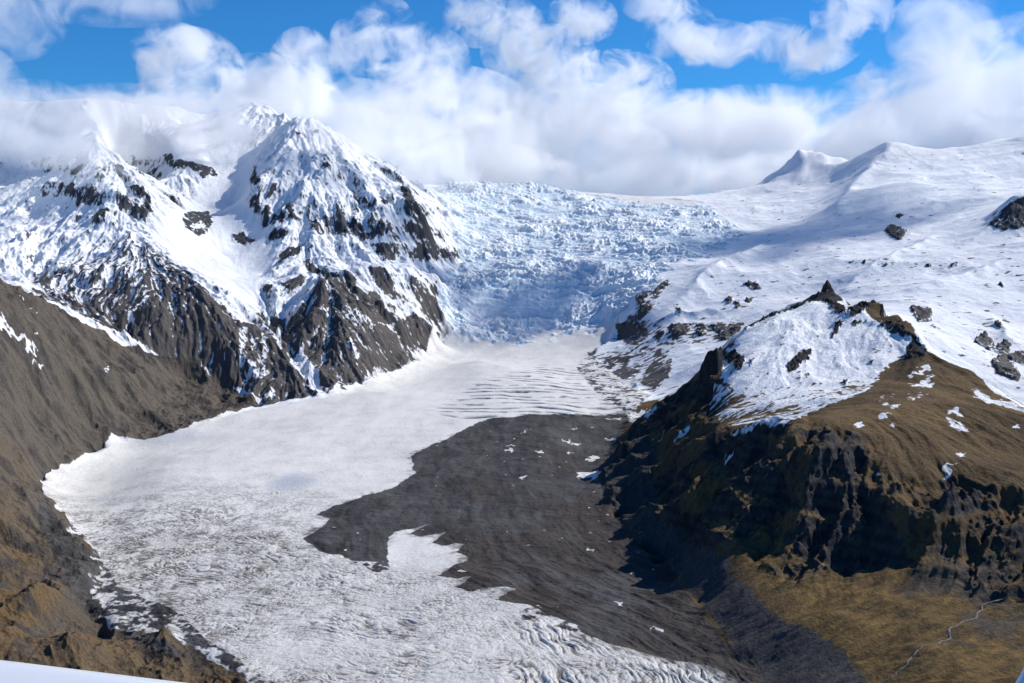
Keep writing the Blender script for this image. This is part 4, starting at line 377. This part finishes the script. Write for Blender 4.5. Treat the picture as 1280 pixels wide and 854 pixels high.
    lmw = np.zeros(X.shape, F32)
    for q_ in (4., 13., 24.):
        for p in D['TILL']: lmw += inpoly(X + q_ * (n3 + 1.2 * n2), Y + q_ * (n3 - 1.2 * n2), p) / F32(3)
    rc = rc + (mix(ns['till'], ns['till2'], .5 + .8 * n3 + .4 * gul) - rc) * lmw[:, None]
    nearcrest = (z > -300) & (X < 1010) & (Y > 2650) & (T['tower'] < .1)
    rc = np.where(nearcrest[:, None], snow, rc)
    stk = sst(.05, .14, gul * .7 + .4 * n3 + .9 * (sst(-490, -370, z) - .75))
    rc = np.where((strk & ~snowp)[:, None], rc + (snow - rc) * stk[:, None], rc)
    sfr = sst(.36, .46, n3 * .6 + gul * .35 + .25 * n2 + sst(-330, -430, z) * .28)
    sfs = snow + (rb - snow) * sfr[:, None]
    rc = np.where(snowp[:, None], np.where((Y > 2050)[:, None], sfs, snow), rc)
    rc = np.where((crest | (T['tower'] > .12) | ((z > -206) & (X > 870) & (X < 1000)))[:, None], rock, rc)
    col[is_r] = rc[is_r]
    # ice
    lo = W['lower_ice']
    tg = mix(ns['ice'], ns['ice2'], .3 + .7 * n2 + .5 * n1 + .6 * lo)
    dirt_and_cracks = np.clip(sst(.06, .36, T['cr']) * .8 + sst(.16, .42, T['cr2'] + .45 * n2 + .25 * n1) * (.22 + .65 * lo) + lo * .10, 0, 1)  # cracks darker along their floors, besides the speckled grime
    edge = sst(-250, -750, X - .12 * (Y - 1500)) * sst(2700, 2100, Y)
    dirt_and_cracks = np.clip(dirt_and_cracks + edge * sst(.0, .4, n2 + .8 * n3 + .15 + 1.5 * T['cr2']) * .75 + sst(.12, .55, T['crev']), 0, 1)  # edge grime, plus darker lines along the crevasse band
    tg = tg + (np.asarray(ns['dirt_and_cracks'], F32) - tg) * dirt_and_cracks[:, None]
    q = X + .22 * Y - np.interp(Y, [900, 1500, 2100, 2800, 3600, 4600], [-330, -200, 60, 120, 330, 760]).astype(F32) + 30 * pn(X / 240, Y / 240, 143)
    tg = tg * (1 + .10 * fbm(q / 34, Y / 620, 4, 145) - .03 * sst(.1, .5, ridged(X / 22 + n1, Y / 60, 3, 147) - .2))[:, None]
    for (ex, ey, erx, ery, k) in D['STAINS']:
        d = np.sqrt(((X - ex) / erx) ** 2 + ((Y - ey) / ery) ** 2) + .5 * n2
        tg = tg + (np.asarray(ns['stain'], F32) - tg) * (k * sst(1.0, .3, d))[:, None]
    sc = T['serac']
    fall = mix(ns['serac'], ns['serac_blue'], .42 - 1.5 * sc + .5 * n2)
    fall = fall + (snow - fall) * (sst(.1, .6, n1 + .4 * n2) * .8)[:, None]
    fall = fall + (np.asarray(ns['dirt_and_cracks'], F32) - fall) * (sst(.42, .62, -sc + .35 * n3 + .12 * n2) * .5)[:, None]  # darker in the hollows between seracs
    wi = np.clip(W['icefall'] * 1.25, 0, 1)
    ic = tg + (fall - tg) * wi[:, None]
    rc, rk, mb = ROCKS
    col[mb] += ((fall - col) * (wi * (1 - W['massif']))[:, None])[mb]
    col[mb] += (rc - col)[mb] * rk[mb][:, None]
    q = X - np.interp(Y, [900, 1200, 1440, 1700, 1960, 2200, 2600, 3500], [900, 650, 450, 250, 60, 0, -20, 0]).astype(F32) + 22 * pn(X / 140, Y / 140, 141)
    fl = fbm(q / 24, Y / 230, 4, 140)
    mc = mix(ns['moraine'], ns['moraine2'], .5 + .7 * n1 + .4 * n2 + .2 * n3 + .65 * fl + .5 * fbm(X / 90, Y / 70, 4, 148))
    mc = mc + (mix(ns['moraine_brown'], ns['moraine2'], .5 + .6 * fl) - mc) * (sst(-.1, .45, n1 + .3 * n2 + (2250 - Y) / 1600. + X / 1200.) * .85)[:, None]
    mc = mc * (1 - (.18 + .22 * sst(2300, 1800, Y)) * sst(.15, .5, ridged(q / 38, Y / 300, 3, 142) - .25 + .6 * n2))[:, None]
    mc = np.where((snowp | (fbm(X / 24, Y / 15, 3, 144) + .25 * n1 > .60))[:, None], tg, mc)
    fr = samp(poly_grid(D['MORAINE'], 10), X, Y)
    ic = ic + (mc - ic) * (sst(.05, .75, fr + .7 * n3 + .5 * n2 + .35 * n1 - .15 + .25 * sst(-50, 250, X)) * sst(.02, .2, fr) * .75)[:, None]
    ic = np.where(mor[:, None], mc, ic)
    rub = cover(D['RUBBLE'])
    rb_ = sst(-.05, .2, n2 + .9 * n3 + .3 * fbm(X / 40, Y / 90, 3, 146) - .02 + .16 * (X < -300))
    ic = np.where((rub & ~mor)[:, None], ic + (mc - ic) * rb_[:, None], ic)
    col[is_i] = ic[is_i]
    T['mor'] = mor & is_i
    T['is'] = dict(i=is_i & (W['icefall'] <= .5), f=is_i & (W['icefall'] > .5), m=is_m & ~is_i & ~is_h & ~is_r, r=is_r & ~is_i, h=is_h & ~is_i & ~is_r)
    return np.clip(col, .004, .95)

S = bpy.context.scene
COL = S.collection
def tag(o, label, cat, kind=None, group=None):
    o['label'] = label; o['category'] = cat
    if kind: o['kind'] = kind
    if group: o['group'] = group
    return o

# ------------------------------------------------------------------ materials
def new_mat(name):
    m = bpy.data.materials.new(name); m.use_nodes = True
    nt = m.node_tree; b = nt.nodes['Principled BSDF']
    return m, nt, b
def N(nt, t, **kw):
    n = nt.nodes.new(t)
    for k, v in kw.items():
        if k.startswith('i_'):
            key = k[2:]; key = int(key) if key.isdigit() else key.replace('_', ' ')
            n.inputs[key].default_value = v
        else: setattr(n, k, v)
    return n

def ground_mat(name, rough, spec, grain, bump, scales=(0.12, 0.5)):
    """ground: its own colour per place, broken up by fine grain"""
    m, nt, b = new_mat(name); L = nt.links.new
    at = N(nt, 'ShaderNodeAttribute', attribute_name='ground')
    g = N(nt, 'ShaderNodeNewGeometry')
    n1 = N(nt, 'ShaderNodeTexNoise', i_Scale=scales[0], i_Detail=6.0, i_Roughness=.65)
    L(g.outputs['Position'], n1.inputs['Vector'])
    mr = N(nt, 'ShaderNodeMapRange', i_1=.3, i_2=.7, i_3=1 - grain, i_4=1 + grain); L(n1.outputs['Fac'], mr.inputs[0])
    mx = N(nt, 'ShaderNodeVectorMath', operation='SCALE'); L(at.outputs['Color'], mx.inputs[0]); L(mr.outputs[0], mx.inputs['Scale'])
    L(mx.outputs[0], b.inputs['Base Color'])
    bp = N(nt, 'ShaderNodeBump', i_Strength=1.0, i_Distance=bump); L(n1.outputs['Fac'], bp.inputs['Height']); L(bp.outputs[0], b.inputs['Normal'])
    b.inputs['Roughness'].default_value = rough; b.inputs['Specular IOR Level'].default_value = spec
    return m
M_ice = ground_mat('glacier_ice', .55, .2, .06, 1.2)
M_fall = ground_mat('serac_ice', .45, .3, .06, 2.5)
M_land = ground_mat('rock_and_snow', .8, .15, .10, 2.2)
M_ridge = ground_mat('brown_grass_and_rock', .9, .1, .30, 3.2, (.2, .5))
M_mor = ground_mat('moraine_debris', .9, .1, .13, 1.2, (.12, .5))

# ------------------------------------------------------------------ terrain objects
T = make_terrain(D)
colr = paint(T, D)
nv, nu = T['shape']
VX = np.stack([T['X'], T['Y'], T['z']], 1).astype(np.float32)
kind = np.zeros(nv * nu, np.int8)
for i, k in enumerate(('i', 'f', 'm', 'r', 'h')): kind[T['is'][k]] = i + 1
kind[T['mor']] = 6
k2 = kind.reshape(nv, nu)[:-1, :-1].ravel()
I = (np.arange(nv - 1)[:, None] * nu + np.arange(nu - 1)[None]).ravel()
quads = np.stack([I, I + 1, I + nu + 1, I + nu], 1)
# vertex normals of the whole ground, so that neighbouring landforms meet without a seam
def grid_normals():
    V = VX.reshape(nv, nu, 3)
    a = np.gradient(V, axis=1); b = np.gradient(V, axis=0)
    n = np.cross(a, b); n /= np.linalg.norm(n, axis=-1, keepdims=True)
    return n.reshape(-1, 3)
NR = grid_normals()
def landform(name, sel, mat):
    q = quads[sel]
    used = np.unique(q); remap = np.empty(nv * nu, np.int32); remap[used] = np.arange(len(used))
    q = remap[q].astype(np.int32)
    me = bpy.data.meshes.new(name)
    me.vertices.add(len(used)); me.vertices.foreach_set('co', VX[used].ravel())
    me.loops.add(q.size); me.loops.foreach_set('vertex_index', q.ravel())
    me.polygons.add(len(q)); me.polygons.foreach_set('loop_start', np.arange(0, q.size, 4, dtype=np.int32))
    me.update(calc_edges=True)
    me.polygons.foreach_set('use_smooth', np.ones(len(q), bool))
    at = me.attributes.new('ground', 'FLOAT_COLOR', 'POINT')
    c4 = np.ones((len(used), 4), np.float32); c4[:, :3] = colr[used]
    at.data.foreach_set('color', c4.ravel())
    me.materials.append(mat)
    o = bpy.data.objects.new(name, me); COL.objects.link(o)
    return o
tag(landform('glacier', k2 == 1, M_ice), 'long white glacier tongue winding down the valley floor', 'glacier', 'structure')
tag(landform('icefall', k2 == 2, M_fall), 'crevassed pale blue icefall tumbling from the plateau between the peaks', 'icefall', 'structure')
tag(landform('mountain', k2 == 3, M_land), 'snowy rock massif with dark crags left of the icefall', 'mountain', 'structure')
tag(landform('snowfield', k2 == 0, M_land), 'wide smooth snow slopes and dome right of the icefall', 'snowfield', 'structure')
tag(landform('ridge', k2 == 4, M_ridge), 'brown grassy ridge with black shaded cliffs and a snow face, right foreground', 'ridge', 'structure')
tag(landform('hillside', k2 == 5, M_ridge), 'bare brown hillside sloping down to the left edge of the glacier', 'hillside', 'structure')
tag(landform('moraine', k2 == 6, M_mor), 'dark debris moraine with jagged fingers lying on the glacier', 'moraine', 'structure')

# the stream: a thin pale ribbon lying on the golden slope
def ground_z(x, y):
    c = x / y; j = int(np.clip(np.searchsorted(T['u'], c) - 1, 0, nu - 2)); i = int(np.clip(np.searchsorted(T['v'], y) - 1, 0, nv - 2))
    zz = T['z'].reshape(nv, nu); return float(zz[i:i + 2, j:j + 2].max())
def ribbon(name, pts, width, mat):
    rr = np.random.RandomState(3); V = []; Fc = []
    P_ = np.array(pts, float); tg_ = np.gradient(P_, axis=0); tg_ /= np.linalg.norm(tg_, axis=1, keepdims=True) + 1e-6
    for p_, t_ in zip(P_, tg_):
        w_ = width * (.35 + 1.1 * rr.rand()); p_ = p_ + rr.randn(2) * width * .3 + np.array([-t_[1], t_[0]]) * (5 * math.sin(p_[1] / 11) + 3 * math.sin(p_[1] / 4.3))
        a_ = p_ + np.array([-t_[1], t_[0]]) * w_; b_ = p_ - np.array([-t_[1], t_[0]]) * w_
        zc_ = max(ground_z(*a_), ground_z(*b_), ground_z(*p_)) + .3
        for q_ in (a_, p_, b_): V.append((q_[0], q_[1], zc_ - (.0 if q_ is p_ else .25)))
    for k in range(len(P_) - 1):
        for m_ in (0, 1): Fc.append((3 * k + m_, 3 * k + 3 + m_, 3 * k + 4 + m_, 3 * k + 1 + m_))
    me = bpy.data.meshes.new(name); me.from_pydata(V, [], Fc); me.materials.append(mat)
    o = bpy.data.objects.new(name, me); COL.objects.link(o); return o
M_str, nt_, b_ = new_mat('stream_gravel')
nz_ = N(nt_, 'ShaderNodeTexNoise', i_Scale=.25, i_Detail=3.0); cr_ = N(nt_, 'ShaderNodeValToRGB')
cr_.color_ramp.elements[0].position = .42; cr_.color_ramp.elements[0].color = (.09, .075, .06, 1); cr_.color_ramp.elements[1].position = .62; cr_.color_ramp.elements[1].color = (.21, .19, .17, 1)
gp_ = N(nt_, 'ShaderNodeNewGeometry'); nt_.links.new(gp_.outputs['Position'], nz_.inputs['Vector']); nt_.links.new(nz_.outputs['Fac'], cr_.inputs[0]); nt_.links.new(cr_.outputs[0], b_.inputs['Base Color'])
tag(ribbon('stream', D['STREAM'], 1.3, M_str), 'thin pale stony stream running down the golden slope', 'stream', 'structure')

# the far country beyond the mapped mountains, out to the horizon
M_far, nt_, b_ = new_mat('far_country'); b_.inputs['Base Color'].default_value = (.12, .10, .08, 1); b_.inputs['Roughness'].default_value = .95
nz_ = N(nt_, 'ShaderNodeTexNoise', i_Scale=.0006, i_Detail=6.0); cr_ = N(nt_, 'ShaderNodeValToRGB')
cr_.color_ramp.elements[0].position = .4; cr_.color_ramp.elements[0].color = (.11, .09, .07, 1); cr_.color_ramp.elements[1].position = .6; cr_.color_ramp.elements[1].color = (.7, .7, .72, 1)
gp_ = N(nt_, 'ShaderNodeNewGeometry'); nt_.links.new(gp_.outputs['Position'], nz_.inputs['Vector']); nt_.links.new(nz_.outputs['Fac'], cr_.inputs[0]); nt_.links.new(cr_.outputs[0], b_.inputs['Base Color'])
me = bpy.data.meshes.new('ground')
ra = [40, 400, 900, 3000, 9000, 15000, 40000, 90000]; na = 72
me.from_pydata([(r_ * math.sin(2 * math.pi * k / na), r_ * math.cos(2 * math.pi * k / na), -735.0 + (60 * math.sin(k * .9 + r_) + 60 if 3000 < r_ < 50000 else 0) - (r_ > 50000) * 300) for r_ in ra for k in range(na)], [],
  [(i * na + k, (i + 1) * na + k, (i + 1) * na + (k + 1) % na, i * na + (k + 1) % na) for i in range(len(ra) - 1) for k in range(na)] + [tuple(range(na))[::-1]])
me.materials.append(M_far); go = bpy.data.objects.new('ground', me); COL.objects.link(go)
tag(go, 'low ground spreading beyond the mountains to the horizon', 'ground', 'structure')

# ------------------------------------------------------------------ the aircraft the view is taken from
def smooth_mesh(name, verts, faces, mat, parent):
    me = bpy.data.meshes.new(name); me.from_pydata(verts, [], faces); me.polygons.foreach_set('use_smooth', np.ones(len(faces), bool))
    me.materials.append(mat); o = bpy.data.objects.new(name, me); COL.objects.link(o); o.parent = parent; return o
M_pnt, nt_, b_ = new_mat('white_aircraft_paint')
b_.inputs['Base Color'].default_value = (.78, .79, .80, 1); b_.inputs['Roughness'].default_value = .32; b_.inputs['Coat Weight'].default_value = .3
nz_ = N(nt_, 'ShaderNodeTexNoise', i_Scale=9.0, i_Detail=4.0); mr_ = N(nt_, 'ShaderNodeMapRange', i_3=.26, i_4=.42)
nt_.links.new(nz_.outputs['Fac'], mr_.inputs[0]); nt_.links.new(mr_.outputs[0], b_.inputs['Roughness'])
air = bpy.data.objects.new('aircraft', None); COL.objects.link(air); air.location = (0, 0, -1.4)
tag(air, 'white light aircraft showing only a wing edge and a strut end', 'aircraft')
def loft(name, p0, p1, chord, thick, mat, n=14, m=28):
    """airfoil-shaped body from p0 to p1, leading edge on the line, chord running back towards the viewer"""
    p0 = np.array(p0); p1 = np.array(p1); V = []; Fc = []
    prof = []
    for k in range(m):
        a_ = 2 * math.pi * k / m; c_ = (1 - math.cos(a_)) / 2
        prof.append((c_ * chord, math.sin(a_) * thick * (1.35 - .8 * c_) * .5))
    for i in range(n + 1):
        q = p0 + (p1 - p0) * i / n
        for c_, h_ in prof: V.append((q[0], q[1] - c_ * .99, q[2] + h_ - .12 * c_ - air.location.z + 0 * c_))
    for i in range(n):
        for k in range(m): Fc.append((i * m + k, i * m + (k + 1) % m, (i + 1) * m + (k + 1) % m, (i + 1) * m + k))
    Fc += [tuple(range(m)), tuple(range(n * m, (n + 1) * m))[::-1]]
    return smooth_mesh(name, V, Fc, mat, air)
loft('wing', [-4.222, 4.8, -1.824], [-0.629, 3.76, -1.777], 1.3, .15, M_pnt)
def tube(name, a, b, r, mat, m=20):
    a = np.array(a) - np.array(air.location); b = np.array(b) - np.array(air.location); d = (b - a) / np.linalg.norm(b - a)
    e1 = np.cross(d, (0, 0, 1)); e1 /= np.linalg.norm(e1); e2 = np.cross(d, e1); V = []; Fc = []
    for i, (t_, s_) in enumerate(((-.004, .5), (0, .9), (.006, 1), (.994, 1), (1, .9), (1.004, .5))):
        for k in range(m):
            q = a + (b - a) * t_ + (e1 * math.cos(2 * math.pi * k / m) * r * .8 + e2 * math.sin(2 * math.pi * k / m) * r * 1.2) * s_
            V.append(tuple(q))
    for i in range(5):
        for k in range(m): Fc.append((i * m + k, i * m + (k + 1) % m, (i + 1) * m + (k + 1) % m, (i + 1) * m + k))
    Fc += [tuple(range(m))[::-1], tuple(range(5 * m, 6 * m))]
    return smooth_mesh(name, V, Fc, mat, air)
tube('strut', [0.306, 1.2, -1.247], [2.082, 2.4, 0.649], .035, M_pnt)
# ------------------------------------------------------------------ clouds: bodies of scattering vapour with ragged edges
CLOUDS = [["long low bank of white cloud lying across the icy plateau", "cloud bank", "stuff", "bank", [[546, 9000, 681, 2284, 650, 581, 0],
  [2321, 9000, 715, 2076, 600, 540, 0],
  [-765, 8400, 604, 1227, 550, 516, 0],
  [3682, 9000, 816, 1523, 550, 519, 0],
  [0, 9600, 1013, 1772, 500, 406, 0],
  [-1331, 8000, 844, 830, 450, 320, 0],
  [4846, 9300, 1120, 1430, 500, 643, 0],
  [1010, 8300, 410, 1468, 300, 268, 0],
  [-252, 8300, 454, 1021, 300, 242, 0],
  [2021, 8300, 410, 830, 300, 242, 0],
  [1850, 9400, 922, 1735, 400, 347, 0]]],
  ["puffed white cloud rising above the left snowy massif", "cloud", None, "mid", [[-2198, 7300, 1095, 370, 360, 303, 0],
  [-1706, 7300, 998, 505, 380, 224, 0],
  [-1429, 7300, 1095, 247, 320, 303, 0],
  [-2330, 7300, 1245, 280, 280, 190, 0],
  [-1903, 7200, 878, 830, 350, 188, 0]]],
  ["tall ragged white cloud with blue gaps above the middle of the bank", "cloud", None, "mid", [[-597, 6900, 1060, 350, 330, 307, 0],
  [-828, 6900, 1278, 222, 280, 265, 0],
  [-459, 7600, 943, 584, 400, 245, 0],
  [36, 9700, 1704, 343, 400, 402, 0],
  [357, 9500, 1425, 453, 450, 423, 0],
  [930, 9500, 1320, 548, 450, 306, 0],
  [-326, 9700, 1967, 313, 350, 298, 0],
  [617, 9700, 1917, 358, 350, 223, 0],
  [-1036, 6900, 1177, 159, 220, 212, 0]]],
  ["small white cloud drifting in the blue right of centre", "cloud", None, "near", [[897, 5700, 1056, 201, 230, 184, 0],
  [1091, 5700, 989, 254, 230, 140, 0],
  [1390, 5700, 1014, 219, 220, 122, 0],
  [788, 5700, 1209, 210, 200, 105, 0]]],
  ["slanting bright white cloud touching the top edge", "cloud", None, "near", [[1813, 5700, 1168, 219, 240, 192, 0],
  [1670, 5700, 972, 271, 260, 131, -25]]],
  ["large greyish cloud hanging over the right hand snow ridge", "cloud", None, "grey", [[2448, 5900, 776, 544, 480, 326, 0],
  [2764, 5900, 863, 417, 460, 340, 0],
  [2130, 6000, 713, 406, 420, 203, 0],
  [2511, 6200, 1157, 333, 380, 276, 0]]],
  ["dark grey cloud cutting across the left peak", "cloud", None, "grey", [[-2476, 5000, 546, 307, 380, 223, 0],
  [-2292, 5000, 446, 326, 320, 153, 0],
  [-2639, 5000, 676, 326, 380, 250, 0]]],
  ["thin grey veil of cloud in the top left corner", "cloud", None, "wisp", [[-3113, 6500, 1332, 400, 400, 300, 0],
  [-2428, 6500, 1426, 650, 350, 180, 0]]],
  ["thin bright mist clinging to the left snow peak", "cloud", None, "mist", [[-1907, 4950, 393, 167, 250, 236, 0],
  [-2164, 5300, 575, 489, 280, 138, 0],
  [-1831, 5700, 623, 570, 260, 157, 0],
  [-1448, 5800, 577, 312, 200, 98, 0],
  [-2199, 5000, 408, 384, 250, 138, 0],
  [-2152, 5700, 695, 438, 240, 105, 0],
  [-1813, 6000, 713, 461, 220, 101, 0],
  [-2537, 5600, 674, 387, 240, 129, 0]]],
  ["thin pale mist trailing off the right side of the central summit", "cloud", None, "mist", [[-805, 5600, 549, 473, 250, 172, 0],
  [-518, 6200, 399, 476, 300, 181, 0],
  [-647, 6100, 516, 422, 280, 168, 0]]]]
def cloud_mat(name, dens, scale, ragged, gain, aniso=.25, col=(.985, .988, .992)):
    m = bpy.data.materials.new(name); m.use_nodes = True
    nt = m.node_tree; nt.nodes.clear(); L = nt.links.new
    out = N(nt, 'ShaderNodeOutputMaterial'); vs = N(nt, 'ShaderNodeVolumeScatter')
    vs.inputs['Color'].default_value = (*col, 1); vs.inputs['Anisotropy'].default_value = aniso
    tc = N(nt, 'ShaderNodeTexCoord'); ln = N(nt, 'ShaderNodeVectorMath', operation='LENGTH'); L(tc.outputs['Object'], ln.inputs[0])
    g = N(nt, 'ShaderNodeNewGeometry')
    no = N(nt, 'ShaderNodeTexNoise', i_Scale=1 / scale, i_Detail=5.0, i_Roughness=.62, i_Lacunarity=2.2, i_Distortion=.8); L(g.outputs['Position'], no.inputs['Vector'])
    a = N(nt, 'ShaderNodeMath', operation='SUBTRACT', i_0=1.0); L(ln.outputs['Value'], a.inputs[1])
    b = N(nt, 'ShaderNodeMath', operation='MULTIPLY_ADD', i_1=ragged, i_2=-.5 * ragged - .02); L(no.outputs['Fac'], b.inputs[0])
    c = N(nt, 'ShaderNodeMath', operation='ADD'); L(a.outputs[0], c.inputs[0]); L(b.outputs[0], c.inputs[1])
    d = N(nt, 'ShaderNodeMapRange', interpolation_type='SMOOTHSTEP', i_1=0.0, i_2=gain, i_3=0.0, i_4=dens); L(c.outputs[0], d.inputs[0])
    L(d.outputs[0], vs.inputs['Density']); L(vs.outputs[0], out.inputs['Volume'])
    return m
CM = dict(bank=cloud_mat('bank_vapour', .0032, 420, 3.6, .7), puff=cloud_mat('cumulus_vapour', .0040, 300, 6.0, 1.1),
          near=cloud_mat('near_vapour', .0052, 190, 6.0, 1.0), mid=cloud_mat('middle_vapour', .0052, 240, 6.0, 1.1), mist=cloud_mat('mist_vapour', .0055, 200, 5.5, 1.4), wisp=cloud_mat('thin_vapour', .0022, 240, 6.0, 1.3), grey=cloud_mat('shaded_vapour', .0026, 300, 5.0, .9))
def puff_mesh():
    import bmesh
    bm = bmesh.new(); bmesh.ops.create_icosphere(bm, subdivisions=4, radius=1.0)
    me = bpy.data.meshes.new('puff'); bm.to_mesh(me); bm.free()
    me.polygons.foreach_set('use_smooth', np.ones(len(me.polygons), bool))
    return me
for label, cat, ckind, cmat, puffs in CLOUDS:
    e = bpy.data.objects.new(cat.replace(' ', '_'), None); COL.objects.link(e)
    e.location = (puffs[0][0], puffs[0][1], puffs[0][2]); tag(e, label, cat, ckind, 'clouds over the mountains' if not ckind else None)
    me = puff_mesh(); me.materials.append(CM[cmat])
    for x, y, z, rx, ry, rz, rot in puffs:
        o = bpy.data.objects.new('puff', me); COL.objects.link(o); o.parent = e
        o.location = (x - puffs[0][0], y - puffs[0][1], z - puffs[0][2]); o.scale = (rx, ry, rz); o.rotation_euler = (0, math.radians(rot), 0)
S.cycles.volume_bounces = 12; S.cycles.volume_step_rate = .5; S.cycles.volume_max_steps = 128

# ------------------------------------------------------------------ light, sky, camera
SUN_EL, SUN_AZ = math.radians(39), math.radians(66)      # azimuth from straight ahead (+Y) towards the right (+X)
w = bpy.data.worlds.new('World'); S.world = w; w.use_nodes = True
nt = w.node_tree; bg = nt.nodes['Background']
sky = N(nt, 'ShaderNodeTexSky', sky_type='NISHITA', sun_disc=False, sun_elevation=SUN_EL, sun_rotation=SUN_AZ, altitude=900, air_density=1.0, dust_density=0, ozone_density=3)
tn = N(nt, 'ShaderNodeVectorMath', operation='MULTIPLY', i_1=(.25, .86, 1.46)); nt.links.new(sky.outputs[0], tn.inputs[0])
nt.links.new(tn.outputs[0], bg.inputs[0]); bg.inputs[1].default_value = .08
sl = bpy.data.lights.new('sun', 'SUN'); sl.energy = 4.7; sl.angle = math.radians(.53); sl.color = (1, .968, .905)
so = bpy.data.objects.new('sun', sl); COL.objects.link(so)
from mathutils import Vector
dirv = Vector((math.sin(SUN_AZ) * math.cos(SUN_EL), math.cos(SUN_AZ) * math.cos(SUN_EL), math.sin(SUN_EL)))
so.rotation_euler = dirv.to_track_quat('Z', 'Y').to_euler(); so.location = dirv * 5000
cd = bpy.data.cameras.new('camera'); co = bpy.data.objects.new('camera', cd); COL.objects.link(co)
cd.sensor_width = 36; cd.lens = 36 * 1300 / 1280; cd.clip_start = .1; cd.clip_end = 200000
co.location = (0, 0, 0); co.rotation_euler = (math.radians(90 - 6), 0, 0)
S.camera = co
S.view_settings.view_transform = 'Standard'; S.view_settings.look = 'None'; S.view_settings.exposure = 0; S.view_settings.gamma = 1
S.cycles.use_denoising = True; S.cycles.max_bounces = 12; S.cycles.diffuse_bounces = 3
S.cycles.use_adaptive_sampling = True; S.cycles.adaptive_threshold = .02
